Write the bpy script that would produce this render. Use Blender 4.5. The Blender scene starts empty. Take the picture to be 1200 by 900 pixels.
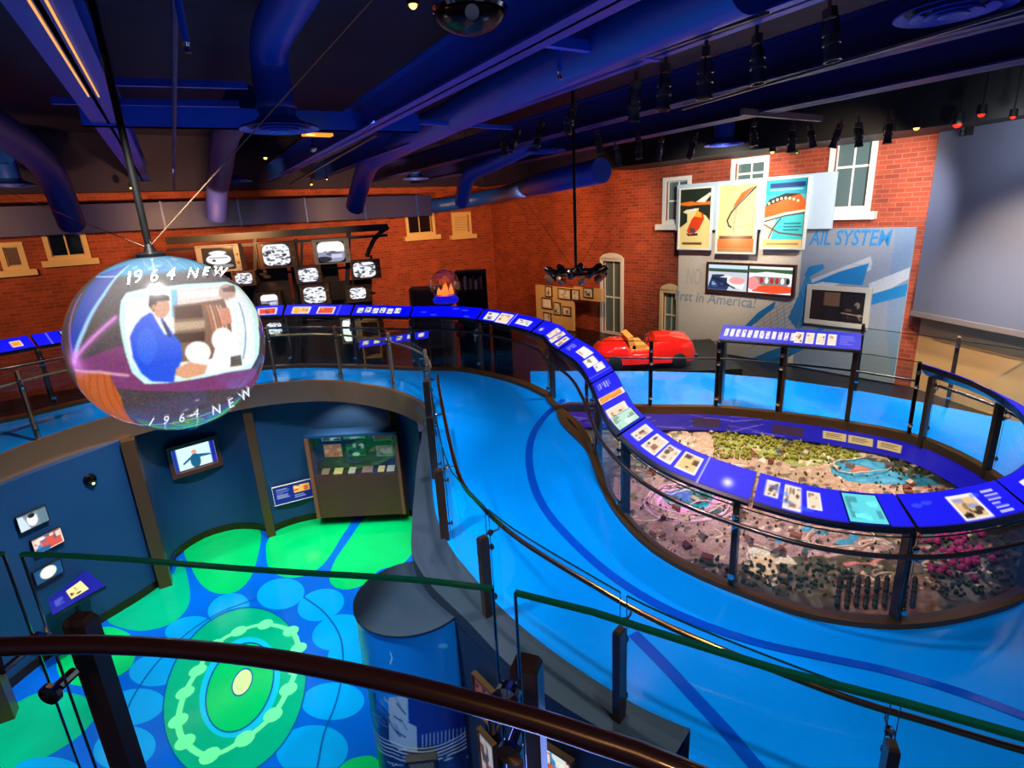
import bpy, bmesh, math, random
import numpy as np
from mathutils import Vector, Matrix
from mathutils.geometry import delaunay_2d_cdt
random.seed(7); RNG=np.random.RandomState(5)
SC=bpy.context.scene; COL=SC.collection; PI=math.pi
LIFT=5.6      # everything is built with the eye at z=0, then lifted so the lower floor is z=0
# ------------------------------------------------------------------ view geometry
FL=660.; PT=math.radians(16.8); RL=math.radians(-3.1)
cF=np.array([0,math.cos(PT),-math.sin(PT)]); cU=np.array([0,math.sin(PT),math.cos(PT)]); cX=np.array([1.,0,0])
cR=math.cos(RL)*cX+math.sin(RL)*cU; cV=-math.sin(RL)*cX+math.cos(RL)*cU
def ray(x,y): return cF+cR*(x-600)/FL-cV*(y-450)/FL
def P(x,y,z): d=ray(x,y); return d*(z/d[2])
def PD(x,y,c): return ray(x,y)*c
def PY(x,y,Y): d=ray(x,y); return d*(Y/d[1])
cam=bpy.data.cameras.new('camera'); co=bpy.data.objects.new('camera',cam); COL.objects.link(co)
cam.sensor_width=36; cam.lens=36*FL/1200; cam.clip_start=.02
M=Matrix(((cR[0],cV[0],-cF[0],0),(cR[1],cV[1],-cF[1],0),(cR[2],cV[2],-cF[2],0),(0,0,0,1)))
co.matrix_world=M; SC.camera=co
# ------------------------------------------------------------------ colours, materials
def lin(c):
    c=np.asarray(c,float); return np.where(c<=.04045,c/12.92,((np.maximum(c,0)+.055)/1.055)**2.4)
def L4(c): return tuple(float(v) for v in lin(c))+(1.,)
MATS={}
def mat(name,col=(.5,.5,.5),rough=.5,metal=0.,em=0.,emcol=None,noise=0.,nscale=4.,coat=0.,spec=.5,bump=0.):
    if name in MATS: return MATS[name]
    m=bpy.data.materials.new(name); m.use_nodes=True; nt=m.node_tree; b=nt.nodes['Principled BSDF']
    b.inputs['Base Color'].default_value=L4(col); b.inputs['Roughness'].default_value=rough; b.inputs['Metallic'].default_value=metal
    b.inputs['Coat Weight'].default_value=coat; b.inputs['Specular IOR Level'].default_value=spec
    if em: b.inputs['Emission Color'].default_value=L4(emcol or col); b.inputs['Emission Strength'].default_value=em
    if noise or bump:
        tc=nt.nodes.new('ShaderNodeTexCoord'); n=nt.nodes.new('ShaderNodeTexNoise'); n.inputs['Scale'].default_value=nscale; n.inputs['Detail'].default_value=6
        nt.links.new(tc.outputs['Object'],n.inputs['Vector'])
        if noise:
            r=nt.nodes.new('ShaderNodeMix'); r.data_type='RGBA'
            r.inputs[6].default_value=L4(np.array(col)*(1-noise)); r.inputs[7].default_value=L4(np.minimum(np.array(col)*(1+noise),1))
            nt.links.new(n.outputs['Fac'],r.inputs[0]); nt.links.new(r.outputs[2],b.inputs['Base Color'])
            mr=nt.nodes.new('ShaderNodeMath'); mr.operation='MULTIPLY_ADD'; mr.inputs[1].default_value=.18; mr.inputs[2].default_value=max(rough-.09,.02)
            nt.links.new(n.outputs['Fac'],mr.inputs[0]); nt.links.new(mr.outputs[0],b.inputs['Roughness'])
        if bump:
            bp=nt.nodes.new('ShaderNodeBump'); bp.inputs['Strength'].default_value=bump; bp.inputs['Distance'].default_value=.01
            nt.links.new(n.outputs['Fac'],bp.inputs['Height']); nt.links.new(bp.outputs[0],b.inputs['Normal'])
    MATS[name]=m; return m
def vcmat(name,em=0.,rough=.5,coat=0.,basemix=1.):
    """colour printed on (or shown by) a surface, read from the mesh colour attribute"""
    if name in MATS: return MATS[name]
    m=bpy.data.materials.new(name); m.use_nodes=True; nt=m.node_tree; b=nt.nodes['Principled BSDF']
    a=nt.nodes.new('ShaderNodeVertexColor'); a.layer_name='Col'
    b.inputs['Roughness'].default_value=rough; b.inputs['Coat Weight'].default_value=coat
    if basemix>=1: nt.links.new(a.outputs[0],b.inputs['Base Color'])
    else: b.inputs['Base Color'].default_value=(.015,.015,.015,1); b.inputs['Specular IOR Level'].default_value=.15 if coat==0 else .5
    if em:
        nt.links.new(a.outputs[0],b.inputs['Emission Color']); b.inputs['Emission Strength'].default_value=em
    MATS[name]=m; return m
def glassmat(name,tint=(.93,.97,.96),refl=1.0,alpha=0.):
    m=bpy.data.materials.new(name); m.use_nodes=True; nt=m.node_tree
    for n in list(nt.nodes): nt.nodes.remove(n)
    o=nt.nodes.new('ShaderNodeOutputMaterial'); t=nt.nodes.new('ShaderNodeBsdfTransparent'); t.inputs[0].default_value=L4(tint)
    g=nt.nodes.new('ShaderNodeBsdfGlossy'); g.inputs['Roughness'].default_value=.02; g.inputs[0].default_value=(1,1,1,1)
    lw=nt.nodes.new('ShaderNodeLayerWeight'); lw.inputs[0].default_value=.5      # facing = 1-|N.I|
    pw=nt.nodes.new('ShaderNodeMath'); pw.operation='POWER'; pw.inputs[1].default_value=5; nt.links.new(lw.outputs['Facing'],pw.inputs[0])
    mu=nt.nodes.new('ShaderNodeMath'); mu.operation='MULTIPLY_ADD'; mu.inputs[1].default_value=.55*refl; mu.inputs[2].default_value=.035*refl; nt.links.new(pw.outputs[0],mu.inputs[0])
    mx=nt.nodes.new('ShaderNodeMixShader'); nt.links.new(mu.outputs[0],mx.inputs[0]); nt.links.new(t.outputs[0],mx.inputs[1]); nt.links.new(g.outputs[0],mx.inputs[2])
    nt.links.new(mx.outputs[0],o.inputs[0]); MATS[name]=m; return m
def brickmat(name,c1,c2,mortar):
    m=bpy.data.materials.new(name); m.use_nodes=True; nt=m.node_tree; b=nt.nodes['Principled BSDF']
    uv=nt.nodes.new('ShaderNodeUVMap'); br=nt.nodes.new('ShaderNodeTexBrick')
    br.inputs['Scale'].default_value=1; br.inputs['Brick Width'].default_value=.23; br.inputs['Row Height'].default_value=.078
    br.inputs['Mortar Size'].default_value=.007; br.inputs['Mortar Smooth'].default_value=.3; br.inputs['Bias'].default_value=-.1
    br.inputs['Color1'].default_value=L4(c1); br.inputs['Color2'].default_value=L4(c2); br.inputs['Mortar'].default_value=L4(mortar)
    nt.links.new(uv.outputs[0],br.inputs['Vector']); 
    n=nt.nodes.new('ShaderNodeTexNoise'); n.inputs['Scale'].default_value=2.5; n.inputs['Detail'].default_value=5; nt.links.new(uv.outputs[0],n.inputs['Vector'])
    hs=nt.nodes.new('ShaderNodeHueSaturation'); ma=nt.nodes.new('ShaderNodeMath'); ma.operation='MULTIPLY_ADD'; ma.inputs[1].default_value=.9; ma.inputs[2].default_value=.55
    nt.links.new(n.outputs['Fac'],ma.inputs[0]); nt.links.new(ma.outputs[0],hs.inputs['Value']); nt.links.new(br.outputs['Color'],hs.inputs['Color'])
    nt.links.new(hs.outputs[0],b.inputs['Base Color']); b.inputs['Roughness'].default_value=.75
    bp=nt.nodes.new('ShaderNodeBump'); bp.inputs['Strength'].default_value=.5; bp.inputs['Distance'].default_value=.008; bp.invert=True
    nt.links.new(br.outputs['Fac'],bp.inputs['Height']); nt.links.new(bp.outputs[0],b.inputs['Normal']); MATS[name]=m; return m
brick=brickmat('red_brick',(.63,.25,.13),(.50,.17,.085),(.58,.37,.28))
blackm=mat('black_metal',(.03,.03,.035),.4,.6); blackp=mat('black_paint',(.02,.02,.025),.6)
steel=mat('brushed_steel',(.70,.56,.44),.24,.78); chrome=mat('chrome',(.8,.78,.76),.08,1.)
bronze=mat('dark_bronze',(.36,.26,.16),.3,.55); darkpost=mat('dark_post_metal',(.24,.19,.16),.3,.5)
brass=mat('polished_brass',(.62,.44,.24),.22,1.); railm=mat('dark_brown_handrail',(.19,.10,.08),.3,.2,coat=.4)
glassm=glassmat('clear_glass'); gl_edge=mat('green_glass_edge',(.05,.46,.38),.2,0.,spec=.8); gl_edge_d=mat('dark_glass_edge',(.03,.16,.20),.15,0.,coat=1.)
white=mat('white_paint',(.88,.88,.84),.45); cream=mat('cream_paint',(.86,.74,.52),.5)
cobalt=mat('cobalt_paint',(.07,.24,.68),.42,0.,noise=.12,nscale=1.3); navyceil=mat('navy_ceiling',(.10,.07,.22),.7,0.,noise=.2,nscale=.8)
ductm=mat('blue_duct_paint',(.07,.25,.66),.4,0.,noise=.15,nscale=1.5); diffm=mat('diffuser_paint',(.22,.30,.74),.4)
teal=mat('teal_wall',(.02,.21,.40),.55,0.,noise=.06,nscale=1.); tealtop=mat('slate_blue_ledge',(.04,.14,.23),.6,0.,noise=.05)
rampm=mat('blue_resin_floor',(.0,.51,.91),.09,0.,noise=.09,nscale=.8,coat=.15); stripe=mat('deep_blue_inlay',(.0,.26,.72),.14,0.)
warmglow=mat('amber_bulb',(1,.55,.15),.4,0.,em=14.,emcol=(1,.62,.22)); lensem=mat('lit_lens',(1,.8,.55),.4,0.,em=4.)
redlens=mat('red_lens',(1,.12,.05),.4,0.,em=3.)
darkwood=mat('dark_wood',(.22,.10,.05),.5,0.,noise=.3,nscale=6); tvwood=mat('walnut_cabinet',(.30,.19,.11),.45,0.,noise=.25,nscale=9)
greyplastic=mat('grey_cabinet',(.42,.38,.34),.5); screenoff=mat('dark_screen',(.02,.02,.02),.1)
consolem=mat('console_tray',(.015,.02,.09),.35,0.,coat=.3)
panelE=vcmat('backlit_graphic',em=1.1,rough=.55,basemix=0); screenE=vcmat('lit_screen',em=1.25,rough=.2,basemix=0)
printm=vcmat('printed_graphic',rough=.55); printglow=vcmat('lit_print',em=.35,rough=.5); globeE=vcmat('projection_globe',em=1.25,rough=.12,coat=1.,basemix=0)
# ------------------------------------------------------------------ mesh builder
class MB:
    def __init__(s): s.v=[]; s.f=[]; s.mi=[]; s.mats=[]; s.cur=0
    def use(s,m):
        if m not in s.mats: s.mats.append(m)
        s.cur=s.mats.index(m); return s
    def add(s,vs,fs):
        o=len(s.v); s.v.extend([tuple(map(float,v)) for v in vs]); s.f.extend([tuple(i+o for i in f) for f in fs]); s.mi.extend([s.cur]*len(fs)); return s
    def obox(s,c,ax,ay,az):
        c=np.array(c,float); ax,ay,az=map(lambda a:np.array(a,float),(ax,ay,az)); vs=[c+i*ax+j*ay+k*az for i in(-1,1) for j in(-1,1) for k in(-1,1)]
        fs=[(0,1,3,2),(4,6,7,5),(0,4,5,1),(2,3,7,6),(0,2,6,4),(1,5,7,3)]
        if np.dot(np.cross(ax,ay),az)<0: fs=[f[::-1] for f in fs]
        return s.add(vs,fs)
    def box(s,c,size,yaw=0):
        a,b=math.cos(yaw),math.sin(yaw); return s.obox(c,(a*size[0]/2,b*size[0]/2,0),(-b*size[1]/2,a*size[1]/2,0),(0,0,size[2]/2))
    def bar(s,a,b,w,h,up=(0,0,1)):
        a=np.array(a,float);b=np.array(b,float);d=b-a;l=np.linalg.norm(d);d/=l;x=np.cross(d,up)
        if np.linalg.norm(x)<1e-4: x=np.cross(d,(0,1,0))
        x/=np.linalg.norm(x);u=np.cross(x,d); return s.obox((a+b)/2,x*w/2,d*l/2,u*h/2)
    def tube(s,pts,r,n=10,closed=False,cap=True):
        pts=[np.array(p,float) for p in pts]; k=len(pts); rs=r if hasattr(r,'__len__') else [r]*k; vs=[]; pu=None
        for i in range(k):
            if closed: d=pts[(i+1)%k]-pts[i-1]
            else: d=pts[min(i+1,k-1)]-pts[max(i-1,0)]
            d=d/(np.linalg.norm(d)+1e-12)
            if pu is None:
                pu=np.array([0,0,1.]) if abs(d[2])<.9 else np.array([1.,0,0])
            u=pu-d*np.dot(pu,d); u/=np.linalg.norm(u); pu=u; w=np.cross(d,u)
            for j in range(n):
                t=2*PI*j/n; vs.append(pts[i]+rs[i]*(math.cos(t)*u+math.sin(t)*w))
        fs=[]
        for i in range(k if closed else k-1):
            a=i*n;b=((i+1)%k)*n
            for j in range(n): fs.append((a+j,a+(j+1)%n,b+(j+1)%n,b+j))
        if cap and not closed: fs.append(tuple(range(n))[::-1]); fs.append(tuple((k-1)*n+j for j in range(n)))
        return s.add(vs,fs)
    def lathe(s,c,prof,n=20,axis=(0,0,1)):
        c=np.array(c,float);ax=np.array(axis,float);ax/=np.linalg.norm(ax)
        u=np.cross(ax,(0,1,0) if abs(ax[1])<.9 else (1,0,0));u/=np.linalg.norm(u);w=np.cross(ax,u);vs=[]
        for r,h in prof:
            for j in range(n):
                t=2*PI*j/n; vs.append(c+ax*h+max(r,1e-4)*(math.cos(t)*u+math.sin(t)*w))
        fs=[]
        for i in range(len(prof)-1):
            for j in range(n): fs.append((i*n+j,i*n+(j+1)%n,(i+1)*n+(j+1)%n,(i+1)*n+j))
        return s.add(vs,fs)
    def sphere(s,c,r,n=16,m=10,sc=(1,1,1)):
        prof=[]; vs=[];c=np.array(c,float)
        for i in range(m+1):
            a=PI*i/m
            for j in range(n):
                t=2*PI*j/n; vs.append(c+r*np.array([math.sin(a)*math.cos(t)*sc[0],math.sin(a)*math.sin(t)*sc[1],-math.cos(a)*sc[2]]))
        fs=[(i*n+j,i*n+(j+1)%n,(i+1)*n+(j+1)%n,(i+1)*n+j) for i in range(m) for j in range(n)]
        return s.add(vs,fs)
    def prism(s,poly,z0,z1):
        n=len(poly); a=sum(poly[i][0]*poly[(i+1)%n][1]-poly[(i+1)%n][0]*poly[i][1] for i in range(n))
        if a<0: poly=poly[::-1]
        vs=[(x,y,z0) for x,y in poly]+[(x,y,z1) for x,y in poly]
        fs=[tuple(range(n))[::-1],tuple(range(n,2*n))]+[(i,(i+1)%n,n+(i+1)%n,n+i) for i in range(n)]
        return s.add(vs,fs)
    def sweep(s,path,prof,closed_prof=True,closed=False,cap=True):
        """profile (n,z) along a 3-D path; n points to the LEFT of travel"""
        path=[np.array(p,float) for p in path];k=len(path);m=len(prof);vs=[]
        for i in range(k):
            d=(path[(i+1)%k]-path[i-1]) if closed else path[min(i+1,k-1)]-path[max(i-1,0)]
            d=d[:2]/(np.linalg.norm(d[:2])+1e-12);nn=np.array([-d[1],d[0],0])
            for a,z in prof: vs.append(path[i]+nn*a+np.array([0,0,z]))
        fs=[]
        for i in range(k if closed else k-1):
            a=i*m;b=((i+1)%k)*m
            for j in range(m if closed_prof else m-1): fs.append((a+j,a+(j+1)%m,b+(j+1)%m,b+j))
        if closed_prof and cap and not closed: fs.append(tuple(range(m))[::-1]); fs.append(tuple((k-1)*m+j for j in range(m)))
        return s.add(vs,fs)
    def build(s,name,m=None,parent=None,smooth=False,uv=None):
        me=bpy.data.meshes.new(name); off=np.array(parent_loc(parent))
        me.from_pydata([tuple(np.array(v)-off) for v in s.v],[],s.f)
        for x in (s.mats or [m]): me.materials.append(x)
        if s.mats: me.polygons.foreach_set('material_index',s.mi)
        if smooth:
            me.polygons.foreach_set('use_smooth',[True]*len(me.polygons))
            try: me.set_sharp_from_angle(angle=math.radians(38))
            except Exception: pass
        me.update(); o=bpy.data.objects.new(name,me); COL.objects.link(o)
        if parent: o.parent=parent
        return o
def parent_loc(p):
    l=np.zeros(3)
    while p is not None: l=l+np.array(p.location); p=p.parent
    return l
def tag(o,label,cat,group=None):
    o['label']=label; o['category']=cat
    if group: o['group']=group
    return o
def thing(name,label,cat,loc=(0,0,0),group=None):
    o=bpy.data.objects.new(name,None); o.empty_display_size=.1; COL.objects.link(o); o.location=tuple(map(float,loc)); return tag(o,label,cat,group)
def struct(o): o['kind']='structure'; return o
def kids(o): return [c for c in bpy.data.objects if c.parent==o]
def dup(root,loc,rot=None,label=None,scale=None,group=None):
    r=root.copy(); COL.objects.link(r); r.location=tuple(map(float,loc))
    if rot is not None: r.rotation_euler=rot
    if scale is not None: r.scale=(scale,)*3
    if label: r['label']=label
    if group: r['group']=group
    for ch in kids(root):
        if ch==r: continue
        c=ch.copy(); COL.objects.link(c); c.parent=r
        for g in kids(ch):
            if g==c: continue
            d=g.copy(); COL.objects.link(d); d.parent=c
    return r
# ------------------------------------------------------------------ painter
class Canvas:
    def __init__(s,w,h,bg=(0,0,0),map=None):
        s.w,s.h=w,h; s.a=np.zeros((h,w,3)); s.a[:]=bg; s.map=map    # map: pixel -> (u,v) 0..1, v up
    def c(s,pts,px): 
        q=[(s.map(*p) if (px and s.map) else p) for p in pts]; return np.array([(u*(s.w-1),v*(s.h-1)) for u,v in q])
    def blend(s,x0,y0,m,col,al=1.):
        h,w=m.shape; sub=s.a[y0:y0+h,x0:x0+w]; m=(m*al)[...,None]; sub[:]=sub*(1-m)+np.array(col)*m
    def box(s,q,pad=2):
        x0=max(int(q[:,0].min())-pad,0);x1=min(int(q[:,0].max())+pad+1,s.w);y0=max(int(q[:,1].min())-pad,0);y1=min(int(q[:,1].max())+pad+1,s.h); return x0,x1,y0,y1
    def poly(s,pts,col,al=1.,px=False):
        q=s.c(pts,px); x0,x1,y0,y1=s.box(q)
        if x1<=x0 or y1<=y0: return s
        m=0
        for ox,oy in((-.25,-.25),(.25,-.25),(-.25,.25),(.25,.25)):
            X,Y=np.meshgrid(np.arange(x0,x1)+ox,np.arange(y0,y1)+oy); ins=np.zeros(X.shape,bool); n=len(q)
            for i in range(n):
                ax,ay=q[i];bx,by=q[(i+1)%n]
                if ay==by: continue
                ins^=((ay>Y)!=(by>Y))&(X<(bx-ax)*(Y-ay)/(by-ay)+ax)
            m=m+ins*.25
        s.blend(x0,y0,m,col,al); return s
    def rect(s,u0,v0,u1,v1,col,al=1.,px=False): return s.poly([(u0,v0),(u1,v0),(u1,v1),(u0,v1)],col,al,px)
    def ell(s,u,v,ru,rv,col,al=1.,px=False,rot=0,n=28):
        a,b=math.cos(rot),math.sin(rot); return s.poly([(u+ru*math.cos(t)*a-rv*math.sin(t)*b,v+ru*math.cos(t)*b+rv*math.sin(t)*a) for t in np.linspace(0,2*PI,n,False)],col,al,px)
    def line(s,pts,wd,col,al=1.,px=False,soft=1.):
        q=s.c(pts,px); x0,x1,y0,y1=s.box(q,int(wd*3+3))
        if x1<=x0 or y1<=y0: return s
        X,Y=np.meshgrid(np.arange(x0,x1),np.arange(y0,y1)); d=np.full(X.shape,1e9)
        for i in range(len(q)-1):
            a=q[i];b=q[i+1];e=b-a;l=max((e**2).sum(),1e-9);t=np.clip(((X-a[0])*e[0]+(Y-a[1])*e[1])/l,0,1); d=np.minimum(d,np.hypot(X-a[0]-t*e[0],Y-a[1]-t*e[1]))
        s.blend(x0,y0,np.clip((wd/2-d)/soft+.5,0,1),col,al); return s
    def glow(s,u,v,r,col,al=1.,px=False):
        q=s.c([(u,v)],px)[0]; X,Y=np.meshgrid(np.arange(s.w),np.arange(s.h)); s.blend(0,0,np.exp(-((X-q[0])**2+(Y-q[1])**2)/(r*r)),col,al); return s
    def noise(s,amt,mono=True):
        n=RNG.randn(s.h,s.w,1 if mono else 3)*amt; s.a=np.clip(s.a*(1+n),0,1); return s
    def blur(s,n=1):
        for _ in range(n):
            p=np.pad(s.a,((1,1),(1,1),(0,0)),mode='edge'); s.a=(p[:-2,1:-1]+p[2:,1:-1]+p[1:-1,:-2]+p[1:-1,2:]+2*p[1:-1,1:-1])/6
        return s
    def photo(s,u0,v0,u1,v1,pal,n=10,px=False,border=None):
        if border is not None: s.rect(u0-(u1-u0)*.1,v0-(v1-v0)*.12,u1+(u1-u0)*.1,v1+(v1-v0)*.12,border,px=px)
        s.rect(u0,v0,u1,v1,pal[0],px=px)
        for k in range(n):
            cu=random.uniform(u0,u1);cv=random.uniform(v0,v1);ru=random.uniform(.05,.22)*(u1-u0);rv=random.uniform(.05,.22)*(v1-v0)
            a,b=max(u0,cu-ru),min(u1,cu+ru);c,d=max(v0,cv-rv),min(v1,cv+rv)
            if random.random()<.5: s.rect(a,c,b,d,random.choice(pal),.85,px)
            else: s.ell((a+b)/2,(c+d)/2,(b-a)/2,(d-c)/2,random.choice(pal),.85,px)
        return s
    def textlines(s,u0,v0,u1,v1,n,col):
        for k in range(n):
            v=v1-(k+.5)*(v1-v0)/n; e=u1-(random.random()*.25 if k%4!=3 else .5)*(u1-u0); s.rect(u0,v-(v1-v0)/n*.22,e,v+(v1-v0)/n*.22,col,.8)
        return s
def painted(name,cv,fn,material,parent=None,wrap=False):
    """grid mesh whose vertices carry the canvas; fn(u,v)->xyz arrays"""
    U,V=np.meshgrid(np.linspace(0,1,cv.w),np.linspace(0,1,cv.h)); X=fn(U.ravel(),V.ravel()); X=np.asarray(X,float)-parent_loc(parent)
    me=bpy.data.meshes.new(name); w,h=cv.w,cv.h; nf=(w-1)*(h-1)
    i=(np.arange(h-1)[:,None]*w+np.arange(w-1)[None,:]).ravel(); F=np.stack([i,i+1,i+w+1,i+w],1).astype(np.int32)
    me.vertices.add(w*h); me.vertices.foreach_set('co',X.astype(np.float32).ravel()); me.loops.add(nf*4); me.loops.foreach_set('vertex_index',F.ravel())
    me.polygons.add(nf); me.polygons.foreach_set('loop_start',np.arange(0,nf*4,4,dtype=np.int32)); me.polygons.foreach_set('loop_total',np.full(nf,4,np.int32))
    me.polygons.foreach_set('use_smooth',np.ones(nf,bool)); me.update(calc_edges=True)
    ca=me.color_attributes.new('Col','FLOAT_COLOR','POINT'); c=np.ones((w*h,4),np.float32); c[:,:3]=lin(np.clip(cv.a,0,1).reshape(-1,3)); ca.data.foreach_set('color',c.ravel())
    me.materials.append(material); o=bpy.data.objects.new(name,me); COL.objects.link(o)
    if parent: o.parent=parent
    return o
# ------------------------------------------------------------------ vertical planes (walls)
class Plane:
    def __init__(s,a,b):   # plan points, a on the left and b on the right as seen from the room
        s.a=np.array([a[0],a[1],0.]); d=np.array([b[0]-a[0],b[1]-a[1],0.]); s.len=np.linalg.norm(d); s.u=d/s.len; s.n=np.array([s.u[1],-s.u[0],0.])
        if np.dot(s.n,-s.a)<0: s.n=-s.n
    def hit(s,x,y):
        d=ray(x,y); t=np.dot(s.a,s.n)/np.dot(d,s.n); q=d*t; return np.dot(q-s.a,s.u),q[2]
    def pt(s,S,z,off=0.): return s.a+s.u*S+s.n*off+np.array([0,0,z])
    def rect(s,tl,tr,br,bl):
        h=[s.hit(*q) for q in (tl,tr,br,bl)]; return (h[0][0]+h[3][0])/2,(h[2][1]+h[3][1])/2,(h[1][0]+h[2][0])/2,(h[0][1]+h[1][1])/2
    def prect(s,x0,y0,x1,y1): return s.rect((x0,y0),(x1,y0),(x1,y1),(x0,y1))
    def slab(s,mb,s0,z0,s1,z1,o0,o1):
        c=(s.pt(s0,z0,o0)+s.pt(s1,z1,o1))/2; return mb.obox(c,s.u*(s1-s0)/2,s.n*(o1-o0)/2,np.array([0,0,(z1-z0)/2]))
    def grid(s,R,off):
        s0,z0,s1,z1=R
        return lambda U,V: s.a[None,:]+s.u[None,:]*(s0+(s1-s0)*U)[:,None]+s.n[None,:]*off+np.stack([0*U,0*U,z0+(z1-z0)*V],1)
    def uvmap(s,R):
        s0,z0,s1,z1=R
        def f(x,y): S,z=s.hit(x,y); return (S-s0)/(s1-s0),(z-z0)/(z1-z0)
        return f
def frame_mb(pl,R,w,o0,o1,mb=None):
    mb=mb or MB(); s0,z0,s1,z1=R
    pl.slab(mb,s0-w,z0-w,s1+w,z0,o0,o1); pl.slab(mb,s0-w,z1,s1+w,z1+w,o0,o1); pl.slab(mb,s0-w,z0,s0,z1,o0,o1); pl.slab(mb,s1,z0,s1+w,z1,o0,o1); return mb
def picture(name,label,cat,pl,R,cv,fw,fmat,material,depth=.05,group=None,partname='picture',off=0.):
    t=thing(name,label,cat,pl.pt((R[0]+R[2])/2,R[1]-fw,off+depth/2),group)
    frame_mb(pl,R,fw,off+.002,off+depth).build('frame',fmat,t)
    b=MB(); pl.slab(b,R[0],R[1],R[2],R[3],off+.002,off+depth*.55); b.build('backing',blackp,t)
    painted(partname,cv,pl.grid(R,off+depth*.55+.004),material,t); return t
def wall_mesh(name,pl,s0,z0,s1,z1,m,holes=(),thick=.2):
    """wall slab with rectangular openings, uv in metres"""
    S=sorted({s0,s1,*[h[0] for h in holes],*[h[2] for h in holes]}); Z=sorted({z0,z1,*[h[1] for h in holes],*[h[3] for h in holes]})
    bm=bmesh.new(); uvl=bm.loops.layers.uv.new('UVMap')
    def quad(a,b,c,d,uvs):
        f=bm.faces.new([bm.verts.new(tuple(q)) for q in (a,b,c,d)])
        for l,u in zip(f.loops,uvs): l[uvl].uv=u
    for i in range(len(S)-1):
        for j in range(len(Z)-1):
            cs,cz=(S[i]+S[i+1])/2,(Z[j]+Z[j+1])/2
            if any(h[0]<cs<h[2] and h[1]<cz<h[3] for h in holes): continue
            A,B,C,D=S[i],S[i+1],Z[j],Z[j+1]
            quad(pl.pt(A,C),pl.pt(B,C),pl.pt(B,D),pl.pt(A,D),[(A,C),(B,C),(B,D),(A,D)])
            quad(pl.pt(A,C,-thick),pl.pt(A,D,-thick),pl.pt(B,D,-thick),pl.pt(B,C,-thick),[(A,C),(A,D),(B,D),(B,C)])
    for h in holes:
        a,b,c,d=h
        for p,q,uv in (((a,b),(a,d),0),((c,b),(c,d),0),((a,b),(c,b),1),((a,d),(c,d),1)):
            quad(pl.pt(*p),pl.pt(*q),pl.pt(*q,-thick),pl.pt(*p,-thick),[p,q,(q[0]+thick,q[1]),(p[0]+thick,p[1])])
    for p,q in (((s0,z0),(s0,z1)),((s1,z0),(s1,z1)),((s0,z1),(s1,z1)),((s0,z0),(s1,z0))):
        quad(pl.pt(*p),pl.pt(*q),pl.pt(*q,-thick),pl.pt(*p,-thick),[p,q,q,p])
    me=bpy.data.meshes.new(name); bm.to_mesh(me); bm.free(); me.materials.append(m); o=bpy.data.objects.new(name,me); COL.objects.link(o); return struct(o)
def text2d(s,size=1.,shear=0.,bold=0.):
    c=bpy.data.curves.new('lettering','FONT'); c.body=s; c.size=size; c.shear=shear; c.offset=bold; c.resolution_u=3
    o=bpy.data.objects.new('lettering',c); COL.objects.link(o); me=bpy.data.meshes.new_from_object(o.evaluated_get(bpy.context.evaluated_depsgraph_get()))
    v=np.array([list(x.co)[:2] for x in me.vertices]); f=[tuple(p.vertices) for p in me.polygons]; bpy.data.objects.remove(o); bpy.data.curves.remove(c); bpy.data.meshes.remove(me); return v,f
def text_on(pl,s,S0,z0,S1,z1,off,m,parent,name='lettering',shear=.0,bold=0.):
    v,f=text2d(s,1.,shear,bold); mn,mx=v.min(0),v.max(0); q=[pl.pt(S0+(a-mn[0])/(mx[0]-mn[0])*(S1-S0),z0+(b-mn[1])/(mx[1]-mn[1])*(z1-z0),off) for a,b in v]
    mb=MB(); mb.add(q,f); return mb.build(name,m,parent)
def smooth(pts,step=.12,closed=False):
    pts=[np.array(p,float) for p in pts]; n=len(pts); out=[]
    for i in range(n if closed else n-1):
        if closed: a,b,c,d=pts[i-1],pts[i],pts[(i+1)%n],pts[(i+2)%n]
        else: a,b,c,d=pts[max(i-1,0)],pts[i],pts[i+1],pts[min(i+2,n-1)]
        k=max(1,int(np.linalg.norm(c-b)/step))
        for j in range(k):
            t=j/k; out.append(.5*((2*b)+(c-a)*t+(2*a-5*b+4*c-d)*t*t+(-a+3*b-3*c+d)*t**3))
    if not closed: out.append(pts[-1])
    return out
def arclen(path):
    s=[0.]
    for i in range(1,len(path)): s.append(s[-1]+np.linalg.norm(np.array(path[i][:2])-np.array(path[i-1][:2])))
    return np.array(s)
def at(path,al,s):
    P_=np.array(path); return np.array([np.interp(s,al,P_[:,k]) for k in range(P_.shape[1])])
def nearest(path,al,q):
    P_=np.array(path)[:,:2]; d=np.hypot(P_[:,0]-q[0],P_[:,1]-q[1]); return al[int(d.argmin())]
def sub(path,al,s0,s1,step=.1):
    n=max(2,int((s1-s0)/step)+1); return [at(path,al,s) for s in np.linspace(s0,s1,n)]
# ------------------------------------------------------------------ walking-surface height field
_C=[(540,440,-2.8),(660,475,-2.95),(703,545,-3.1),(760,640,-3.35),(870,690,-3.5),(1047,730,-3.65),(1200,700,-3.7),(763,472,-2.95),(836,470,-3.0),(913,480,-3.05),(993,492,-3.15),(1072,512,-3.3),(1145,552,-3.45),(1200,600,-3.6),(530,470,-2.85),(530,560,-3.1),(545,640,-3.3),(585,715,-3.45),(650,765,-3.6),(742,828,-3.75),(850,900,-3.9),(620,437,-2.85),(760,437,-2.9),(920,447,-3.05),(1080,480,-3.25),(398,470,-2.75),(75,520,-2.68),(300,450,-2.7),(20,530,-2.68),(480,478,-2.8)]
_pts=[P(*c) for c in _C]+[np.array(q) for q in ((8,4,-3.75),(8,7.5,-3.45),(4,2,-4.),(-7,4,-2.7),(-8,9,-2.6),(6,1.5,-3.95))]
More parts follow.
